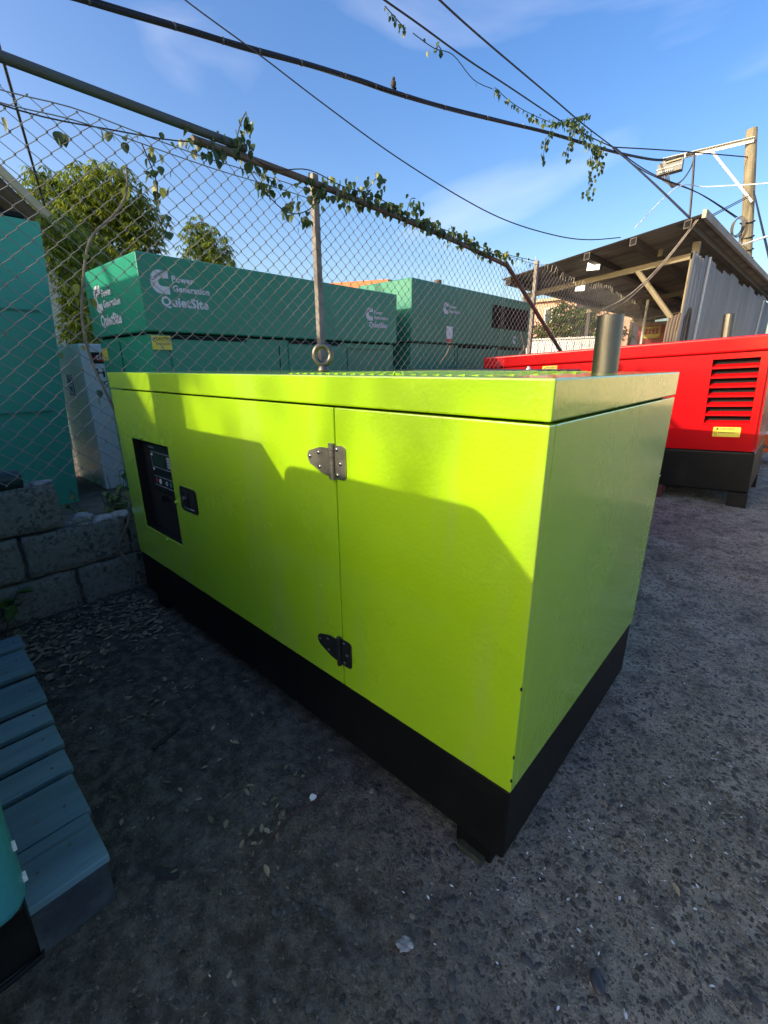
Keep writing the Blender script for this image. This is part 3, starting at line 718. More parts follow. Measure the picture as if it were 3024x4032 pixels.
strand([(FX, .98, 2.55), (FX, 1.02, 2.64), (FX, 1.06, 2.70)])
strand([(FX, 2.05, 2.52), (FX, 2.15, 2.62), (FX, 2.2, 2.66)]); strand([(FX, 2.55, 2.5), (FX, 2.6, 2.6), (FX, 2.66, 2.62)])
stem.build('stem', 'stemdark', vn)
def leafat(y, z, sz=None, me=None): put_leaf(vn, me or (LM if rnd.random() > .06 else LY), (FX + rnd.uniform(-.03, .05), y, z), sz or rnd.uniform(.034, .06), hang())
for c_y, c_z, n_, sy, sz_ in ((1.8, 2.47, 34, .16, .07), (2.05, 2.5, 34, .16, .06), (1.0, 2.49, 20, .1, .06), (1.05, 2.64, 9, .05, .05), (1.18, 2.38, 16, .1, .08), (1.38, 2.26, 16, .12, .05), (1.55, 2.42, 16, .1, .07),
                               (-.45, 2.40, 8, .08, .04), (-.20, 2.30, 5, .1, .03), (.05, 2.28, 4, .08, .03), (.28, 2.38, 6, .08, .03), (.46, 2.30, 12, .05, .08), (.47, 2.12, 9, .04, .08), (.75, 2.44, 16, .12, .05),
                               (2.2, 2.63, 8, .05, .04), (2.4, 2.48, 34, .16, .05), (2.65, 2.56, 12, .1, .05), (2.85, 2.46, 32, .16, .045), (3.2, 2.45, 32, .18, .04), (3.5, 2.44, 28, .18, .045), (3.85, 2.41, 26, .18, .045), (4.2, 2.41, 16, .15, .045), (4.6, 2.46, 8, .2, .04)):
    for i in range(int(n_*(1.7 if c_y > .6 else 1))): leafat(rnd.gauss(c_y, sy*.7), rnd.gauss(c_z, sz_*.7))
leaf_rest(vn)
dv = thing('woody_vine', 'dry pale woody stem climbing the fence from the block wall', 'vine', (FX, .1, .2))
ds = MB(); ds.tube(smoothpath([(-2.42, -.02, .02), (-2.42, .0, .15), (-2.43, -.05, .28), (-2.42, .02, .42), (-2.44, .06, .55), (-2.44, .12, .80), (-2.43, .06, 1.05), (-2.44, .0, 1.3), (-2.43, -.01, 1.5), (-2.44, .04, 1.72), (-2.43, .10, 1.88), (-2.44, .24, 2.02), (-2.43, .30, 2.12), (-2.44, .32, 2.22)], 6), .009, 7, r1=.005)
ds.build('stem', 'stem', dv)
tw = MB(); rn = random.Random(2)
for i in range(26):
    y = rn.gauss(.0, .07); z = rn.uniform(.02, .45); pts = [Vector((-2.42, y, z))]
    for q in range(4): pts.append(pts[-1] + Vector((rn.uniform(-.004, .012), rn.uniform(-.04, .04), rn.uniform(-.05, .04))))
    tw.tube(pts, .0018, 4)
tw.build('twig', 'stem', dv)
for y, z, sz, me_ in ((.0, 1.66, .075, LY), (.04, 1.60, .07, LY), (.01, 1.52, .055, LY), (.0, 1.16, .06, LM), (.0, 1.12, .06, LY), (.04, .22, .06, LM), (.03, .5, .055, LM), (.30, 2.14, .08, LY), (.27, 2.2, .07, LM), (-.03, 1.38, .04, LY), (.06, 1.80, .045, LY)):
    put_leaf(dv, me_, (-2.425, y, z), sz*.75, hang())
MB().tube([(FX, 3.1, 1.30), (FX, 3.2, 1.38), (FX+.01, 3.25, 1.47)], .008, 6).build('dead_branch', 'stem', dv)
br = MB(); br.tube([(FX, 4.62, 1.30), (FX, 4.9, 1.46), (FX, 4.92, 1.52), (FX, 4.8, 1.66)], .008, 6).tube([(FX, 4.9, 1.46), (FX, 5.0, 1.5)], .006, 5)
br.build('dead_branch', 'stem', dv)
def weed(label, c, n_, h_, seed, lsz=.035):
    w = thing('weed', label, 'plant', (c[0], c[1], c[2])); r_ = random.Random(seed); st = MB()
    for i in range(n_):
        p = Vector(c) + Vector((r_.gauss(0, .05), r_.gauss(0, .08), 0)); q = p + Vector((r_.gauss(0, .04), r_.gauss(0, .06), h_*r_.uniform(.5, 1)))
        st.tube([p, (p+q)/2 + Vector((r_.gauss(0, .01), r_.gauss(0, .01), 0)), q], .002, 4)
        for k_ in range(7):
            f = r_.uniform(.45, 1); put_leaf(w, LD, p.lerp(q, f), lsz*r_.uniform(.7, 1.4), (r_.uniform(-.4, .4), r_.uniform(-.3, .9), r_.uniform(0, 6.28)))
    st.build('stem', 'stemdark', w)
weed('leafy green weed growing behind the wall in front of the white cabinet', (-3.0, .13, -.005), 26, .62, 5, .05)
weed('low weeds sprouting along the broken wall top', (-2.57, -.02, .44), 6, .10, 8, .028)
weed('broad leaved shrub twig hanging before the blocks at the left edge', (-2.40, -.64, -.005), 4, .46, 9, .07)

# ------------------------------------------------------------------ green machines beyond the fence
def logo(par, o, right, up, s, quiet=True, power=True):
    right, up = Vector(right), Vector(up); n_ = right.cross(up); o = Vector(o) + n_*.0006
    P = [(.42 + .42*math.cos(R(a)), .5 + .5*math.sin(R(a))) for a in range(90, 271, 12)]
    I = [(.52 + .17*math.cos(R(a)), .5 + .17*math.sin(R(a))) for a in range(270, 89, -15)]
    poly = P + [(.84, .0), (.84, .33)] + I + [(.84, .67), (.84, 1.0)]
    lg = MB().prism(poly, o, right*s, up*s, n_*.0008).build('logo_mark', 'logo', par)
    a = R(34); tr = (right*math.cos(a) + up*math.sin(a)); tu = (-right*math.sin(a) + up*math.cos(a))
    text('logo_name', 'Cummins', o + right*s*.06 + up*s*.50 + n_*.0009, tr, tu, s*.225, 'print', lg, .004)
    if power:
        text('logo_words', 'Power', o + right*s*.98 + up*s*.56, right, up, s*.38, 'logo', par, .032, 1.05)
        text('logo_words', 'Generation', o + right*s*.98 + up*s*.16, right, up, s*.38, 'logo', par, .032, 1.05)
    if quiet: text('logo_words', 'QuietSite', o + right*s*.36 + up*s*-.50, right, up, s*.58, 'logo', par, .034, 1.04)
def enclosure(name, label, x0, x1, y0, y1, zs, zt, m, doors, hood=.03):
    c = thing(name, label, 'generator', ((x0+x1)/2, (y0+y1)/2, 0))
    MB().box(x0+hood, x1-hood, y0+hood, y1-hood, -.012, zs-.002, .008, 2).build('lower_body', m, c)
    MB().box(x0, x1, y0, y1, zs+.012, zt, .012, 2).build('hood', m, c)
    MB().box(x0+.05, x1-.05, y0+.05, y1-.05, zs-.03, zs+.02).build('hood_gap', 'gap', c)
    for a, b_ in doors:
        d = MB().box(x1-hood+.0005, x1-hood+.014, a, b_, .18, zs-.035, .004).build('door', m, c)
        MB().box(x1-hood+.0005, x1-hood+.012, a+.01, b_-.01, zs-.031, zs-.006).build('door_slot', 'gap', c)
    return c
c1 = enclosure('generator', 'large green generator housing with a white logo at both ends, behind the fence', -4.40, -3.25, .62, 3.36, 1.505, 2.03, 'green', ((.78, 1.44), (1.86, 2.52)))
logo(c1, (-3.25, .695, 1.775), (0, 1, 0), (0, 0, 1), .155)
logo(c1, (-3.25, 2.86, 1.735), (0, 1, 0), (0, 0, 1), .125)
logo(c1, (-4.22, .62, 1.70), (1, 0, 0), (0, 0, 1), .20)
def sticker_x(par, y0, z0, w, h_, x):
    st = MB().box(x+.0002, x+.0012, y0, y0+w, z0, z0+h_).build('caution_sticker', 'yellow', par)
    text('sticker_title', 'CAUTION!', (x+.0012, y0+w*.22, z0+h_*.70), (0, 1, 0), (0, 0, 1), h_*.28, 'print', st, .02)
    l_ = MB().box(x+.0013, x+.0017, y0+w*.04, y0+w*.96, z0+h_*.62, z0+h_*.64)
    for q in (.45, .36): l_.box(x+.0013, x+.0017, y0+w*.2, y0+w*.95, z0+h_*q, z0+h_*(q+.03))
    l_.build('sticker_lines', 'print', st)
    MB().prism([(0, 0), (1, 0), (.5, .9)], (x+.0013, y0+w*.08, z0+h_*.72), (0, w*.13, 0), (0, 0, w*.13), (.0006, 0, 0)).build('warning_triangle', 'print', st)
    return st
sticker_x(c1, .648, 1.395, .142, .098, -3.265+.0)
MB().box(-3.2795, -3.262, 2.62, 3.2, 1.452, 1.458).build('seam_strip', 'green', c1)
for y in (1.76, 2.6): MB().box(-3.2795, -3.2765, y, y+.006, .2, 1.47).build('panel_joint', 'gap', c1)
MB().box(-3.9, -3.895, .645, .649, .2, 1.47).build('panel_joint', 'gap', c1)
MB().tube([(-4.15, .65, .86), (-4.15, .62, .86)], .03, 12).build('lock_knob', 'steel', c1)
sticker_e = MB().box(-4.36, -4.22, .6485, .6497, 1.33, 1.43).build('caution_sticker', 'yellow', c1)
c2 = enclosure('generator', 'faded green generator housing with a dark radiator grille, furthest along the fence', -4.12, -3.25, 3.62, 6.72, 1.54, 2.235, 'green2', ((4.66, 5.55), (5.72, 6.62)))
logo(c2, (-3.25, 4.25, 1.90), (0, 1, 0), (0, 0, 1), .135, quiet=False)
gl = MB().box(-3.2495, -3.244, 5.47, 6.60, 1.80, 2.11).build('radiator_grille', 'gap', c2)
gb = MB()
for i in range(24): gb.box(-3.2438, -3.238, 5.48+i*.0475, 5.487+i*.0475, 1.805, 2.105)
for i in range(9): gb.box(-3.2437, -3.239, 5.475, 6.595, 1.81+i*.035, 1.815+i*.035)
gb.box(-3.2435, -3.23, 6.02, 6.05, 1.80, 2.11)
gb.build('grille_bars', 'redbase', gl)
MB().box(-3.2495, -3.2485, 4.335, 4.475, 1.50+.06, 1.76).build('notice_sticker', 'stickwhite', c2)
MB().box(-3.2484, -3.2476, 4.337, 4.473, 1.565, 1.61).build('notice_band', 'stickred', c2)
MB().tube([(-3.6, 4.6, 2.2355), (-3.6, 4.6, 2.36)], .05, 14).build('exhaust_pipe', 'rust', c2)
logo(c2, (-3.25, 6.15, 1.60), (0, 1, 0), (0, 0, 1), .12, quiet=False, power=False)
MB().box(-3.2798, -3.277, 4.58, 4.586, .2, 1.53).build('panel_joint', 'gap', c2)

lm = thing('generator', 'tall blue green machine housing cut off by the left edge of the picture', 'generator', (-5.6, -1.5, 0), (R(0), R(0), R(0)))
q = MB(); q.prism([(-1.4, 0.0), (.345, 0), (.503, 2.46), (.495, 2.475), (-1.4, 2.475)], (-6.3, 0, -.012), (0, 1, 0), (0, 0, 1), (1.45, 0, 0))
q.build('housing', 'bluegreen', lm)
MB().box(-4.851, -4.838, -1.2, .36, 1.742, 1.757).build('drip_rail', 'green2', lm); MB().box(-4.851, -4.838, -1.2, .28, .880, .896).build('drip_rail', 'green2', lm)
MB().box(-6.2, -4.86, -1.35, .40, 2.4755, 2.51).build('roof_cap', 'gap', lm)

wc = thing('switch_cabinet', 'pale grey metal electrical cabinet with a high voltage notice between the green housings', 'cabinet', (-5.6, 1.2, 0))
MB().box(-6.1, -5.12, .68, 1.7, .0, 1.50, .01, 2).build('cabinet_body', 'cabwhite', wc)
MB().box(-5.1195, -5.1145, .74, 1.66, .10, 1.44).build('cabinet_door', 'cabwhite', wc)
dn = MB().box(-5.1142, -5.1132, .76, 1.10, 1.31, 1.42).build('danger_plate', 'print', wc)
MB().prism([(.5+.5*math.cos(a), .5+.5*math.sin(a)) for a in [i*math.pi/10 for i in range(20)]], (-5.113, .79, 1.325), (0, .29, 0), (0, 0, .08), (.0008, 0, 0)).build('danger_oval', 'stickred', dn)
text('danger_word', 'DANGER', (-5.1118, .82, 1.35), (0, 1, 0), (0, 0, 1), .06, 'white', dn, .02)
text('notice_words', 'HIGH', (-5.114, .79, 1.18), (0, 1, 0), (0, 0, 1), .12, 'print', wc, .03); text('notice_words', 'VOLTAGE', (-5.114, .80, 1.09), (0, 1, 0), (0, 0, 1), .07, 'print', wc, .025)
bs = MB().box(-5.75, -5.54, .6785, .6797, .98, 1.20).build('blue_sticker', 'stickblue', wc)
MB().tube([(-5.645+.075*math.cos(a), .678, 1.09+.085*math.sin(a)) for a in [i*math.pi/10 for i in range(21)]], .006, 4).build('sticker_ring', 'stickwhite', bs)
MB().box(-5.71, -5.58, .6775, .6783, 1.075, 1.10).build('sticker_band', 'stickwhite', bs)
MB().box(-6.02, -5.70, .6785, .6797, 1.37, 1.43).build('yellow_label', 'yellow', wc)

# ------------------------------------------------------------------ trees and bushes
def crown_mesh(name, blobs, n_, m, par, seed, ln=(.10, .2), wid=.2, droop=.9, clusters=True):
    r_ = random.Random(seed); V, F = [], []
    tot = sum(b_[3]**2 for b_ in blobs)
    for (cx, cy, cz, rad) in blobs:
        k_ = int(n_*rad*rad/tot)
        for i in range(k_):
            d = Vector((r_.gauss(0, 1), r_.gauss(0, 1), r_.gauss(0, 1))).normalized()
            rr = rad*(r_.random()**.35)*(1 + .35*noise.noise(d*2.2 + Vector((cx, cy, cz))))
            p = Vector((cx, cy, cz)) + d*rr*1.0
            for q in range(7 if clusters else 1):
                az = r_.uniform(0, 6.28); dn_ = r_.uniform(.1, droop)
                u = Vector((math.cos(az), math.sin(az), -dn_)).normalized(); w = u.cross(Vector((0, 0, 1))).normalized()
                l_ = r_.uniform(*ln); wd = l_*wid*.5; n0 = len(V)
                V += [p, p + u*l_*.5 + w*wd, p + u*l_ + Vector((0, 0, -.25*l_)), p + u*l_*.5 - w*wd]
                F.append((n0, n0+1, n0+2, n0+3))
    me = bpy.data.meshes.new(name); me.from_pydata(V, [], F)
    return struct(mk(name, me, m, par), 'stuff')
def away(bl, f):
    c = cam.location
    return [(*(c + (Vector(q[:3])-c)*f), q[3]*f) for q in bl]
def limbs(par, base, top, blobs, r0, m='bark'):
    s = MB(); s.tube(smoothpath([base, (Vector(base)+Vector(top))/2 + Vector((.1, .05, 0)), top]), r0, 9, r1=r0*.6)
    for bl in blobs: s.tube(smoothpath([top, (Vector(top)+Vector(bl[:3]))/2 + Vector((.08, -.05, .1)), bl[:3]], 4), r0*.4, 6, r1=r0*.12)
    s.build('trunk', m, par)
tr = thing('tree', 'broad mango tree with sunlit yellow green tips behind the green housings', 'tree', (-13.2, 3.5, 0))
bl = [(-11.2, 2.35, 4.35, .55), (-10.7, 2.9, 4.4, .6), (-10.2, 3.2, 4.35, .62), (-10.0, 3.45, 3.9, .52), (-10.6, 2.6, 3.6, .7), (-10.1, 3.15, 3.3, .6), (-10.9, 2.2, 3.0, .65), (-10.6, 2.4, 2.3, .6), (-11.0, 2.0, 3.8, .45), (-10.3, 3.0, 2.7, .6), (-10.8, 2.0, 1.7, .5), (-9.0, 1.75, 3.35, .38), (-8.9, 1.8, 2.75, .45), (-8.6, 1.8, 2.2, .42), (-8.9, 1.7, 1.7, .4), (-9.3, 2.2, 3.0, .5)]
bl = away(bl, 1.26)
crown_mesh('crown', bl, 4700, 'crown', tr, 21, (.12, .25)); limbs(tr, (-13.2, 3.5, 0), (-13.2, 3.6, 2.1), bl, .18)
tr2 = thing('tree', 'smaller darker round tree to the right of the mango tree', 'tree', (-11.3, 5.6, 0))
bl = [(-9.45, 4.35, 3.85, .30), (-9.2, 4.6, 3.6, .36), (-9.45, 4.3, 3.35, .36), (-9.1, 4.6, 3.1, .42), (-9.4, 4.5, 2.7, .4), (-9.75, 4.0, 2.95, .4)]
bl = away(bl, 1.2)
crown_mesh('crown', bl, 1100, 'crown', tr2, 5, (.10, .19)); limbs(tr2, (-11.3, 5.6, 0), (-11.3, 5.6, 2.6), bl, .11)
tr3 = thing('tree', 'dark leafy lower growth covering the house wall beside the tall blue green housing', 'tree', (-8.9, 1.85, 0))
bl = [(-9.0, 1.75, 3.30, .34), (-8.9, 1.8, 2.80, .42), (-8.6, 1.8, 2.25, .40), (-8.9, 1.7, 1.75, .38), (-9.2, 2.1, 3.0, .42), (-8.8, 1.95, 1.3, .35)]
crown_mesh('crown', bl, 620, 'crown', tr3, 31, (.09, .19)); limbs(tr3, (-8.9, 1.85, 0), (-8.9, 1.85, 1.1), bl, .06)
bu = thing('bush', 'sunlit leafy hedge in front of the pink building', 'bush', (-7.2, 15, 0))
bl = [(-7.9, 15, 2.1, .6), (-7.2, 15, 2.2, .55), (-6.5, 15.2, 2.2, .55), (-5.9, 15, 2.6, .6), (-5.2, 15, 2.6, .6), (-6.2, 15.4, 2.9, .5), (-4.6, 15.2, 2.2, .5)]
crown_mesh('crown', bl, 800, 'crown2', bu, 7, (.12, .3), .22, .4); limbs(bu, (-6.5, 15, 0), (-6.5, 15, 1.2), bl, .08)
# ------------------------------------------------------------------ houses
ho_ = thing('house', 'house with a beige fascia and dark soffit at the left edge of the picture', 'house', (-11, 0, 0))
MB().prism([(-3, 0), (1.98, 0), (1.98, 3.58), (1.35, 3.81), (.6, 4.1), (-3, 3.0)], (-10.3, 0, 0), (0, 1, 0), (0, 0, 1), (-3, 0, 0)).build('wall', 'housewhite', ho_)
MB().prism([(2.1, 3.28), (1.32, 4.05), (.55, 4.82), (-3.2, 3.0), (-3.2, 2.8), (.55, 4.62), (1.32, 3.90), (2.1, 3.12)], (-9.57, 0, 0), (0, 1, 0), (0, 0, 1), (-3.8, 0, 0)).build('roof', 'eave', ho_)
MB().prism([(2.12, 3.27), (2.12, 3.42), (1.32, 4.215), (.55, 4.99), (-3.2, 3.15), (-3.2, 3.0), (.55, 4.83), (1.32, 4.06)], (-9.55, 0, 0), (0, 1, 0), (0, 0, 1), (.10, 0, 0)).build('fascia', 'beige', ho_)
h2_ = thing('house', 'ochre house with a tiled lean-to seen under the mango tree', 'house', (-12.5, 3.5, 0))
MB().box(-14.5, -12.2, 2.1, 5.0, 0, 2.45).build('wall', 'housegold', h2_); MB().prism([(0, 2.0), (.9, 1.75), (.9, 1.69), (0, 1.93)], (-12.19, 2.0, 0), (1, 0, 0), (0, 0, 1), (0, 3.0, 0)).build('roof', 'eave', h2_)
MB().box(-12.18, -12.10, 2.0, 5.0, 0, 1.6).build('lower_wall', 'housewhite', h2_)
h3_ = thing('house', 'distant house whose orange roof slope shows between the green housings', 'house', (-15, 15, 0))
MB().box(-17, -13, 13.8, 18, 0, 4.2).build('wall', 'beige', h3_); MB().prism([(-17.2, 4.2), (-12.6, 4.2), (-12.6, 4.50), (-16, 4.74), (-17.2, 4.5)], (0, 13.7, 0), (1, 0, 0), (0, 0, 1), (0, 4.4, 0)).build('roof', 'terracotta', h3_)
pk = thing('house', 'two storey pink building with a small window beyond the fence', 'house', (-10, 23, 0))
MB().box(-12.5, -8.35, 22, 26, 0, 4.2).build('wall', 'pink', pk); MB().box(-12.7, -8.2, 21.8, 26.2, 4.2, 4.32).build('roof_slab', 'beige', pk)
MB().box(-8.349, -6.2, 23.2, 26, 0, 3.7).build('wall', 'pink', pk)
w_ = MB().box(-9.75, -9.1, 21.96, 21.997, 3.30, 3.86).build('window', 'winglass', pk)
fr_ = MB().box(-9.80, -9.05, 21.93, 21.958, 3.86, 3.91).box(-9.80, -9.05, 21.93, 21.958, 3.25, 3.299).box(-9.80, -9.751, 21.93, 21.958, 3.3, 3.859).box(-9.099, -9.05, 21.93, 21.958, 3.3, 3.859).box(-9.45, -9.41, 21.93, 21.958, 3.3, 3.859); fr_.build('window_frame', 'white', w_)
tk = MB().tube([(-9.2, 23, 4.321), (-9.2, 23, 4.85)], .55, 16).build('water_tank', 'redbase', None); tag(tk, 'dark round water tank on the roof of the pink building', 'tank')
rb = thing('kiosk', 'small red hut with a yellow sign board beyond the fence', 'hut', (-3.6, 16.5, 0))
MB().box(-4.0, -3.15, 16, 17, 0, 2.45).build('wall', 'redwall', rb); MB().box(-4.05, -3.1, 15.9, 17.1, 2.45, 2.55).build('roof_slab', 'pink', rb)
sb = MB().box(-3.85, -3.38, 15.96, 15.998, 2.08, 2.42).build('sign_board', 'yellow', rb)
ob = MB()
for i in range(4): ob.box(-3.80+i*.1, -3.73+i*.1, 15.95, 15.959, 2.2, 2.36)
ob.build('sign_print', 'redwall', sb)
ow = thing('container', 'low off white steel container beyond the fence, left of the exhaust pipe', 'container', (-4.9, 12.8, 0))
MB().box(-5.85, -3.92, 12.05, 13.5, 0, 1.95).build('container_body', 'offwhite', ow); MB().box(-5.9, -3.88, 12, 13.55, 1.95, 1.99).build('container_roof', 'offwhite', ow)
for i in range(9): MB().box(-5.75+i*.2, -5.70+i*.2, 12.03, 12.049, .1, 1.9).build('rib', 'offwhite', ow)

# ------------------------------------------------------------------ corrugated shed
sh = thing('shed', 'open sided shed with a sloping corrugated iron roof and sheet wall', 'shed', (-3, 12, 0))
A, B = Vector((-4.52, 8.0, 2.89)), Vector((-1.32, 8.0, 3.39)); A2, B2 = Vector((-4.52, 19.5, 2.89)), Vector((-.86, 19.5, 3.40))
def corrugated(name, P0, P1, Q0, Q1, m, pitch=.09, amp=.012, waves_along=True, th=None):
    """sheet from edge P0-P1 (corrugations repeat along it) to edge Q0-Q1"""
    V, F = [], []; Ln = (P1-P0).length; n_ = max(4, int(Ln/pitch*4)); nrm = (P1-P0).cross(Q0-P0).normalized()
    for i in range(n_+1):
        t_ = i/n_; o_ = nrm*amp*math.sin(2*math.pi*Ln*t_/pitch)
        V += [P0.lerp(P1, t_)+o_, Q0.lerp(Q1, t_)+o_, Q0.lerp(Q1, t_)+o_+nrm*.004, P0.lerp(P1, t_)+o_+nrm*.004]
    for i in range(n_):
        a = i*4
        for q in range(4): F.append((a+q, a+4+q, a+4+(q+1) % 4, a+(q+1) % 4))
    me = bpy.data.meshes.new(name); me.from_pydata(V, [], F); me.shade_smooth()
    return mk(name, me, m, sh)
ns = 13
for i in range(ns):
    a, b_ = i/ns, (i+1)/ns
    up = Vector((0, 0, .004*(i % 2)))
    corrugated('roof_sheet', A.lerp(A2, a)+up, A.lerp(A2, b_)+up, B.lerp(B2, a)+up, B.lerp(B2, b_)+up, 'corrdark', .17, .026)
slope = (B-A).normalized()
def roofz(x, y): return 2.89 + (x+4.52)*(.5/3.2)
for x in (-4.40, -2.94, -2.23, -1.50):
    MB().prism([(-.045, -.13), (.045, -.13), (.045, -.025), (-.045, -.025)], (x, 8.02, roofz(x, 8)), (1, 0, .156), (0, 0, 1), (.0 if x < -1.6 else .35, 11.3, 0)).build('purlin', 'purlin', sh)
    MB().prism([(-.049, -.134), (.049, -.134), (.049, -.021), (-.049, -.021)], (x, 8.0, roofz(x, 8)), (1, 0, .156), (0, 0, 1), (0, .018, 0)).build('purlin_end', 'purlin', sh)
    MB().prism([(-.035, -.118), (.035, -.118), (.035, -.037), (-.035, -.037)], (x, 7.996, roofz(x, 8)), (1, 0, .156), (0, 0, 1), (0, .004, 0)).build('purlin_hollow', 'gap', sh)
MB().prism([(-1.335, 8.0), (-.855, 19.5), (-.80, 19.5), (-1.28, 8.0)], (0, 0, 3.33), (1, 0, 0), (0, 1, 0), (0, 0, .11)).build('verge_flashing', 'corr', sh)
for y in (8.75, 12.5, 16.5):
    MB().prism([(0, 0), (3.0, .34), (3.0, .43), (0, .09)], (-4.45, y, 2.60), (1, 0, 0), (0, 0, 1), (0, .09, 0)).build('rafter', 'beam', sh)
    for x in (-2.94, -2.0): MB().box(x-.03, x+.03, y+.02, y+.07, roofz(x, y)-.24, roofz(x, y)-.13).build('strut', 'beam', sh)
    MB().tube([(-2.32, y+.04, 2.87), (-1.50, y+.04, 1.85), ], .045, 8).build('knee_brace', 'beam', sh)
    MB().box(-1.53, -1.43, y, y+.1, 0, 3.18).build('post', 'beam', sh)
    MB().box(-4.42, -4.33, y, y+.09, 0, 2.62).build('post', 'purlin', sh)
for i in range(13):
    y0 = 8.2 + i*.82; x0 = -1.40 + i*.028
    zt_ = 2.95 + .05*math.sin(i*2.1) + (.012*i)
    P0, P1 = Vector((x0, y0, .3)), Vector((x0+.03, y0+.84, .3)); Q0, Q1 = Vector((x0, y0, zt_)), Vector((x0+.03, y0+.84, zt_-.02))
    corrugated('wall_sheet', P0, P1, Q0, Q1, 'corr', .205, .026)
for y, x in ((9.2, -1.345), (16.6, -1.09)):
    MB().tube([(x, y, .2), (x+.02, y, 3.0)], .022, 8).build('wall_batten', 'armwhite', sh)
def floodlight(label, c, s, rot):
    f = thing('floodlight', label, 'floodlight', c, rot); local(f)
    MB().box(-s, s, -.02, .06, -s*.75, s*.75, .008).build('housing', 'lampbody', f); MB().box(-s*.9, s*.9, -.024, -.0205, -s*.65, s*.65).build('lens', 'lamp', f)
    MB().tube([(0, .03, s*.75), (0, .05, s*.75+.09)], .012, 6).build('bracket', 'lampbody', f)
floodlight('lit square floodlight hung under the middle of the shed roof', (-3.0, 8.55, 2.98), .115, (R(-25), 0, R(15)))
floodlight('smaller lit floodlight lower at the left side of the shed roof', (-3.37, 9.0, 2.70), .095, (R(-35), 0, R(20)))
cl = thing('hose_coil', 'coil of brown hose hung on the shed wall', 'hose', (-1.5, 8.5, 1.6)); 
cq = MB()
for i in range(7):
    rr = .36+.02*i; x_ = -1.62 + i*.045
    cq.tube([(x_, 8.5+.3*rr*math.cos(a), 1.60+1.15*rr*math.sin(a)) for a in [j*math.pi/12 for j in range(25)]], .02, 6, cap=False)
cq.build('hose_loops', 'coil', cl)
for y_, lab in ((7.2, 'loose grey wire hanging from the shed roof corner to the fence'), ):
    tag(MB().tube(smoothpath([(-1.40, 8.05, 3.33), (-1.75, 7.9, 2.75), (-2.1, 7.7, 2.33), (-2.44, 7.4, 2.10)]), .010, 5).tube(smoothpath([(-1.38, 8.05, 3.33), (-1.72, 7.92, 2.76), (-2.08, 7.74, 2.30), (-2.44, 7.5, 2.02)]), .008, 5).build('cable', 'post', None), lab, 'cable')

# ------------------------------------------------------------------ utility pole, box and cables
po = thing('utility_pole', 'round timber utility pole with a white steel arm behind the shed', 'pole', (-1.25, 18.04, 0))
MB().tube(smoothpath([(-1.25, 18.04, -.05), (-1.9, 18.04, 4.60), (-2.38, 18.04, 7.75)]), .17, 16, r1=.135).build('pole_shaft', 'polewood', po)
arm = MB(); a0, a1 = Vector((-2.25, 17.88, 7.36)), Vector((-4.45, 17.45, 7.27))
d_ = (a1-a0).normalized(); upv = Vector((0, 0, 1)); sd = d_.cross(upv).normalized()
for o_, w_, h__ in ((Vector((0, 0, 0)), .012, .11), (Vector((0, 0, .105)), .09, .012)):
    Pp = [a0+o_-sd*0, a1+o_]
    arm.prism([(0, 0), (1, 0), (1, 1), (0, 1)], Pp[0], Pp[1]-Pp[0], upv*h__, -sd*w_ if w_ > .05 else -sd*w_)
arm.build('crossarm', 'armwhite', po)
MB().tube([(-3.2, 17.66, 7.32), (-1.98, 17.82, 5.82)], .035, 6).build('arm_brace', 'armwhite', po)
bd = MB()
for z in (5.35, 4.95, 4.6, 4.35):
    x = -1.25 - (z/7.75)*1.13 + .02; bd.tube([(x + .18*math.cos(a), 18.04 + .18*math.sin(a), z + .06*math.sin(a)) for a in [i*math.pi/8 for i in range(17)]], .018, 5, cap=False)
bd.build('wire_band', 'cable', po)
cl2 = MB()
for i in range(4): cl2.tube([(-2.22 + .14*math.cos(a) + i*.02, 17.75, 5.2 + (.22+.02*i)*math.sin(a)) for a in [j*math.pi/10 for j in range(21)]], .012, 4, cap=False)
for i in range(3): cl2.tube(smoothpath([(-2.05-.03*i, 17.8, 5.0), (-2.1+.02*i, 17.8, 4.4), (-2.0-.04*i, 17.8, 3.9)]), .012, 4)
cl2.build('slack_loop', 'cable', po)
jb = thing('junction_box', 'grey aluminium cable junction box hanging from the pole arm', 'junction box', (-4.2, 17.47, 7.1))
u_ = Vector((.66, .06, .045)); MB().prism([(0, 0), (1, 0), (1, 1), (0, 1)], (-4.53, 17.30, 6.93), u_, (0, 0, .30), (-.02, .26, 0)).build('box_body', 'box', jb)
lid_ = MB().prism([(0, 0), (1, 0), (1, 1), (0, 1)], (-4.55, 17.28, 7.06), u_*1.03, (0, 0, .02), (-.02, .28, 0)).build('box_flange', 'armwhite', jb)
MB().prism([(0, 0), (1, 0), (1, 1), (0, 1)], (-4.32, 17.27, 7.20), u_*.6, (0, 0, .03), (0, .02, 0)).build('label_strip', 'beige', jb)
for i in range(7):
    c_ = Vector((-4.48, 17.285, 6.98)) + u_*(.04+i*.085); MB().tube([c_, c_+Vector((0, -.02, 0))], .02, 8).build('gland', 'btngrey', jb)
for i in range(3): c_ = Vector((-4.45, 17.4, 7.23)) + u_*(.1+i*.4); MB().tube([c_, c_+Vector((0, 0, .12))], .016, 6).build('bracket', 'armwhite', jb)
tail = MB()
for i in range(5): tail.tube(smoothpath([(-4.42+i*.05, 17.40, 6.93), (-4.36+i*.05, 17.4, 6.80-.02*i), (-4.05, 17.42, 6.62-.02*i), (-3.80, 17.45, 6.70), (-3.64, 17.48, 7.0), (-3.62, 17.5, 7.26)]), .018, 5)
tail.build('cable_tail', 'cable', jb)
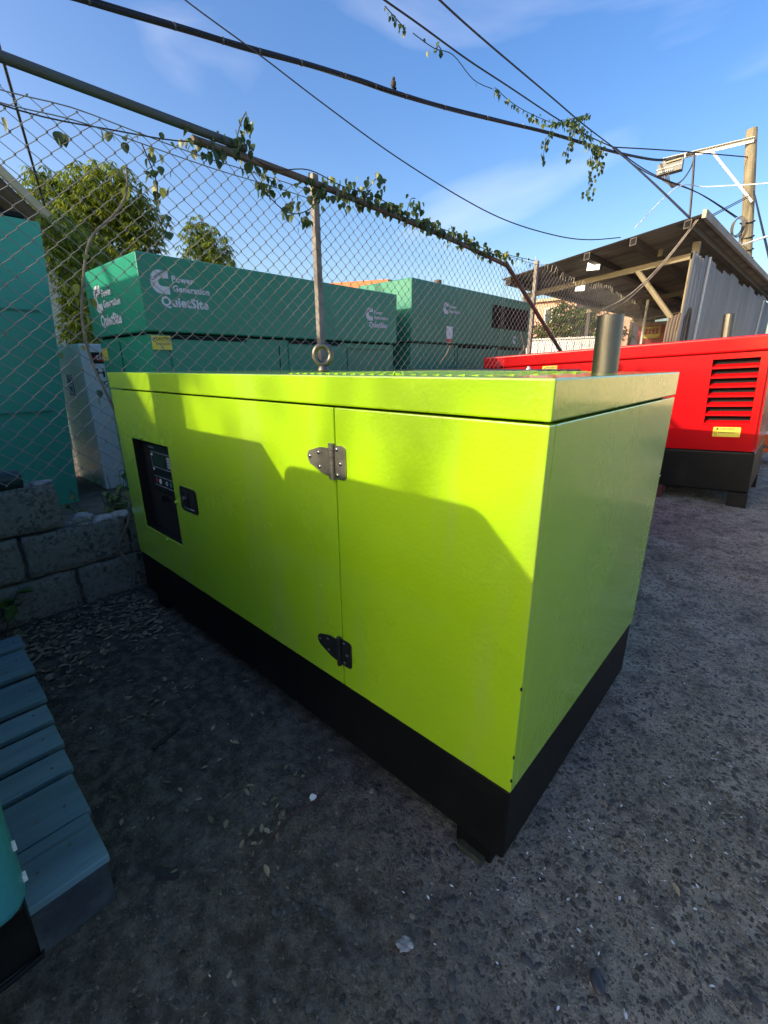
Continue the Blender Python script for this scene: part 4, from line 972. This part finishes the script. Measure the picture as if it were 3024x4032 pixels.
def cable(label, pts, r, m='cable', n_=1, spread=0, ties=False, cat='cable', seed=0):
    r_ = random.Random(seed+len(label)); P = smoothpath(pts, 8); mb = MB()
    for i in range(n_):
        ph = r_.uniform(0, 6.28)
        mb.tube([p + Vector((spread*math.cos(ph+j*.09), 0, spread*math.sin(ph+j*.09)))*(1 if n_ > 1 else 0) for j, p in enumerate(P)], r, 6)
    if ties:
        c_ = thing('cable_bundle', label, cat, P[len(P)//2]); mb.build('cable_strands', m, c_)
        for j in range(6, len(P)-2, 6):
            d = (P[j+1]-P[j]).normalized(); MB().tube([P[j]-d*.012, P[j]+d*.012], spread+r*1.15, 10).build('cable_tie', 'box', c_)
        return c_
    return tag(mb.build('cable', m, None), label, cat)
MAIN = [(-7.4, -9, 5.3), (-6.6, -3.5, 4.75), (-5.98, .4, 4.68), (-5.8, 1.56, 4.77), (-5.71, 2.64, 4.93), (-5.66, 3.27, 5.02), (-5.59, 4.08, 5.15), (-5.51, 5.05, 5.29), (-5.45, 5.81, 5.38), (-5.35, 7.04, 5.56), (-5.21, 8.72, 5.85), (-5.07, 10.48, 6.16), (-4.86, 13.0, 6.54), (-4.72, 14.72, 6.83), (-4.53, 17.13, 7.3), (-4.1, 17.4, 7.33), (-3.62, 17.5, 7.33)]
cable('thick black bundle of cables tied together sagging across the sky to the pole', MAIN, .0165, n_=7, spread=.0185, ties=True)
X = (-4.79, 13.93, 6.79)
cable('black cable carrying hanging vines, running from the top edge to the bundle', [(-5.0, -9, 6.6), (-4.95, -2, 5.95), (-4.92, 3.6, 5.86), (-4.91, 4.91, 5.93), (-4.9, 5.68, 5.97), (-4.88, 7.0, 6.03), (-4.86, 8.38, 6.14), (-4.84, 10.38, 6.31), (-4.81, 11.91, 6.48), X], .012, n_=2, spread=.012)
cable('single black cable rightmost at the top edge, meeting the bundle', [(-3.6, -9, 6.6), (-4.0, -2, 5.95), (-4.30, 4.2, 5.86), (-4.36, 5.5, 5.92), (-4.43, 6.8, 6.03), (-4.57, 9.61, 6.31), (-4.66, 11.47, 6.49), X], .013)
cable('black cable dropping from the bundle to the shed roof', [X, (-2.88, 10.62, 4.83), (-1.56, 8.31, 3.44)], .013, n_=2, spread=.006)
cable('thin dark wire sagging from the top left edge down to the shed roof', [(-9.5, -3.5, 8.6), (-6.1, 1.9, 5.6), (-5.68, 2.55, 5.16), (-5.3, 3.15, 4.81), (-4.88, 3.83, 4.4), (-4.4, 4.61, 3.96), (-3.85, 5.49, 3.54), (-3.45, 6.14, 3.31), (-3.02, 6.83, 3.18), (-2.71, 7.34, 3.16), (-2.43, 8.0, 3.26)], .0075)
cable('nearly level black cable from the bundle to the pole top', [X, (-3.76, 15.48, 6.88), (-2.33, 17.9, 7.03)], .016)
cable('wavy black cable from the bundle to the coils on the pole', [X, (-4.34, 14.45, 6.43), (-3.86, 15.01, 6.16), (-3.01, 16.0, 5.83), (-2.26, 17.7, 5.45)], .013, n_=2, spread=.02)
cable('black service mast cable dropping from the pole arm to the shed roof', [(-3.62, 17.5, 7.3), (-3.52, 17.5, 6.4), (-3.43, 17.5, 5.2), (-3.40, 17.5, 3.1)], .035)
cable('white wire rising from behind the shed then level past the pole', [(-3.59, 12.67, 4.47), (-3.18, 14.26, 5.60), (-2.74, 15.44, 5.8), (-1.25, 13.67, 5.12), (-.6, 12.9, 4.9)], .012, 'cablewhite')
cable('thick white wire crossing low over the pole to the right edge', [(-2.0, 17.85, 4.72), (-.87, 11.97, 3.72), (-.3, 9, 3.2)], .02, 'cablewhite')
cable('thick dark stay wire falling from the pole to the right edge', [(-2.0, 17.9, 6.1), (-.8, 11.89, 3.4), (-.6, 10.9, 2.95)], .024)
cable('pair of dark wires from the pole down to the shed ridge', [(-2.12, 17.9, 6.0), (-2.6, 15.2, 4.95), (-2.9, 13.6, 4.3)], .012, n_=2, spread=.05)
cable('taut dark wire running down the left edge behind the fence', [(-5.9, .70, 4.55), (-6.35, .85, 4.32), (-10.8, 2.18, 3.6)], .016)
vb = thing('hanging_vine', 'leafy vine hanging in tufts from the overhead cables', 'vine', (-4.8, 11, 6.4))
vs_ = MB(); rv = random.Random(4)
def vstr(pts, n_, lz=.09, jit=.07):
    P = smoothpath(pts, 5); vs_.tube(P, .006, 4)
    for i in range(int(n_*1.5)):
        p = P[rv.randrange(len(P))] + Vector((rv.gauss(0, jit*.6), rv.gauss(0, jit), rv.gauss(-.03, jit*.6)))
        put_leaf(vb, LM if rv.random() > .06 else LY, p, lz*rv.uniform(.65, 1.2), (rv.uniform(-.6, .6), R(70)+rv.uniform(-.4, .4), rv.uniform(0, 6.28)))
vstr([(-4.9, 5.0, 5.86), (-4.9, 5.4, 5.80)], 14, .06, .04); vstr([(-4.9, 6.2, 5.93), (-4.9, 6.3, 5.9)], 6, .07, .04); vstr([(-4.9, 5.6, 5.82), (-4.89, 6.1, 5.84), (-4.89, 6.6, 5.95), (-4.88, 7.2, 5.85), (-4.87, 7.8, 5.93)], 2, .07)
vstr([(-4.87, 7.9, 5.98), (-4.86, 8.4, 5.96), (-4.85, 9.0, 6.0), (-4.84, 9.6, 6.08), (-4.84, 10.2, 6.18)], 26, .085, .05)
vstr([(-4.84, 10.3, 6.28), (-4.83, 10.2, 6.05), (-4.83, 10.0, 5.8), (-4.83, 9.95, 5.5)], 20, .1, .05)
vstr([(-4.83, 10.5, 6.3), (-4.7, 11.1, 6.5), (-4.6, 11.6, 6.72)], 26, .1, .06)
vstr([(-4.75, 10.9, 6.45), (-4.75, 11.6, 6.45), (-4.76, 12.4, 6.40), (-4.78, 13.0, 6.35)], 60, .1, .12)
vstr([(-4.8, 11.3, 6.4), (-4.8, 11.2, 6.1), (-4.8, 11.1, 5.85)], 22, .1, .06); vstr([(-4.78, 12.5, 6.45), (-4.78, 12.6, 6.1), (-4.78, 12.6, 5.7), (-4.78, 12.5, 5.35)], 36, .1, .09); vstr([(-4.78, 12.9, 6.4), (-4.77, 13.2, 6.1)], 20, .1, .1)
vs_.build('stem', 'stemdark', vb); leaf_rest(vb)
bi = thing('bird', 'small dark bird perched on the thick cable bundle', 'bird', (-5.45, 5.81, 5.42))
MB().ball((-5.45, 5.81, 5.485), (.042, .046, .058), 3).ball((-5.44, 5.80, 5.545), (.026, .026, .026), 2).prism([(-.018, 0), (.018, 0), (.012, -.10), (-.012, -.10)], (-5.46, 5.85, 5.46), (.7, .7, 0), (-.1, .25, 1), (.01, .01, 0)).build('body', 'bird', bi, smooth=True)
MB().prism([(0, -.006), (.022, 0), (0, .006)], (-5.42, 5.78, 5.545), (.7, -.7, 0), (0, 0, 1), (.004, .004, 0)).build('beak', 'redbase', bi)
for s_ in (-.012, .012): MB().tube([(-5.45+s_, 5.81+s_, 5.43), (-5.45+s_, 5.81+s_, 5.405)], .004, 5).build('leg', 'redbase', bi)

# ------------------------------------------------------------------ small litter on the ground
def lit(name, label, cat, mb, m, **k_): return tag(mb.build(name, m, None, **k_), label, cat)
lit('stick', 'short black flat bar lying on the soil near the pallet', 'bar', MB().box(-.055, .055, -.007, .007, 0, .010, .002, mtx=Matrix.Translation((-1.125, -.376, -.003)) @ Matrix.Rotation(R(106), 4, 'Z')), 'rubber')
lit('rubber_pad', 'oval black rubber pad on the dark soil', 'pad', MB().prism([(.034*math.cos(i*math.pi/10), .0155*math.sin(i*math.pi/10)*(1 - .22*math.exp(-(2.2*math.cos(i*math.pi/10))**2))) for i in range(20)], (-.663, -.571, -.004), (.83, .55, 0), (-.55, .83, 0), (0, 0, .007)), 'rubber')
def scrap_poly(n_, r_, seed_):
    q_ = random.Random(seed_); return [(r_*q_.uniform(.55, 1.1)*math.cos(i*2*math.pi/n_), r_*q_.uniform(.55, 1.1)*math.sin(i*2*math.pi/n_)) for i in range(n_)]
lit('paper_scrap', 'torn white scrap lying beside the reddish twig below the generator', 'scrap', MB().prism(scrap_poly(11, .012, 5), (-.548, -.174, .003), (1, 0, .05), (0, 1, .12), (0, 0, .0015)), 'paper')
lit('plaster_splash', 'pale crumbly plaster splash on the ground in front of the generator corner', 'plaster', MB().prism(scrap_poly(17, .020, 9), (-.10, -.268, -.002), (1, 0, .0), (0, 1, .0), (0, 0, .004)).ball((-.09, -.26, .0), (.010, .007, .005), 2).ball((-.112, -.277, .0), (.007, .006, .004), 2), 'stone')
lit('river_stone', 'large dark wet looking oval stone set in the ground at the bottom right', 'stone', MB().ball((.252, -.039, -.001), (.014, .024, .009), 3, Matrix.Rotation(R(40), 4, 'Z')), 'pebbledark', smooth=True)
def oneleaf(label, p, s_, rz):
    o = bpy.data.objects.new('dry_leaf', LDRY); COL.objects.link(o); o.location = p; o.scale = (s_,)*3; o.rotation_euler = (.1, -.05, rz); tag(o, label, 'leaf')
M['drysingle'] = mat('straw_leaf', (.36, .28, .17), .7, var=(20, (.22, .15, .09), .45, .7)); LDRY = leafmesh('dry_leaf_mesh', 'drysingle', 1, .22, False, .2, -.1)
oneleaf('curled straw coloured leaf on bare soil below the generator', (-.455, -.397, .004), .034, 2.9); oneleaf('dry tan leaf on the pebbles at the right edge', (.35, .266, .004), .036, 2.4); oneleaf('pale dry leaf near the base of the lime generator door', (-.93, -.23, .004), .034, .4)
lit('twig', 'long thin reddish twig on the soil in front of the generator corner', 'twig', MB().tube(smoothpath([(-.51, -.43, .002), (-.517, -.409, .004), (-.534, -.336, .005), (-.546, -.255, .004), (-.534, -.204, .005), (-.536, -.129, .003)]), .0018, 5), 'twig')
lit('timber_packer', 'mossy timber packer wedged under the near corner of the lime generator', 'packer', MB().box(-.140, -.060, .006, .11, -.012, .004, .003), 'moss')

# ------------------------------------------------------------------ unseen blocks added for shade and reflection, and the tree behind the photographer
wb = thing('shade_building', 'unseen rendered building added behind the camera to shade the yard', 'building', (4, -7, 0))
MB().box(-1.7, -.85, -8, -4.6, 0, 3.3).build('wall', 'render', wb); MB().box(-1.75, -.75, -8.2, -4.4, 3.3, 3.42).build('roof_slab', 'beige', wb)  # added out of view, sized to keep direct sun off the visible ground
MB().box(-5.5, -1.701, -8.5, -4.5, 0, 2.76).build('shade_block', 'render', wb)  # added lower step: shades the ground, lets sun reach the lime top
MB().box(-1.55, -.95, -4.62, -4.598, 0, 2.1).build('door', 'eave', wb)
tc_ = thing('container', 'unseen tall green box added left of view to shade the green housing', 'container', (-5, -2.7, 0))
MB().box(-6.5, -3.6, -4.0, -1.5, 0, 2.8, .01).build('container_body', 'bluegreen', tc_)  # added blocker: its top edge sets the shade on the housing's end
for i in range(14): MB().box(-3.5995, -3.57, -3.9+i*.17, -3.82+i*.17, .1, 2.7).build('rib', 'bluegreen', tc_)
fw = thing('reflection_wall', 'unseen long cream wall added far right to reflect in the lime end panel', 'wall', (9, 17, 0))
MB().box(1.2, 26, 17, 17.3, 0, 2.6).build('wall', 'beige', fw); MB().box(1.1, 26.1, 16.94, 17.36, 2.6, 2.7).build('coping', 'render', fw)  # added out of view as a pale reflection for the lime end face
nb = thing('tree', 'thin street tree standing behind the camera', 'tree', (-6, -11, 0))
bl = [(-6.6, -11, 6.3, .7), (-5.5, -11.3, 6.9, .8), (-7.4, -11, 6.2, .6), (-5.9, -10.6, 5.7, .45), (-4.75, -11, 5.7, .8), (-5.3, -11.2, 5.5, .75), (-4.9, -10.8, 6.4, .7)]
crown_mesh('crown', bl, 170, 'crown', nb, 3, (.10, .2)); limbs(nb, (-6, -11, 0), (-6, -11, 4.2), bl, .13)
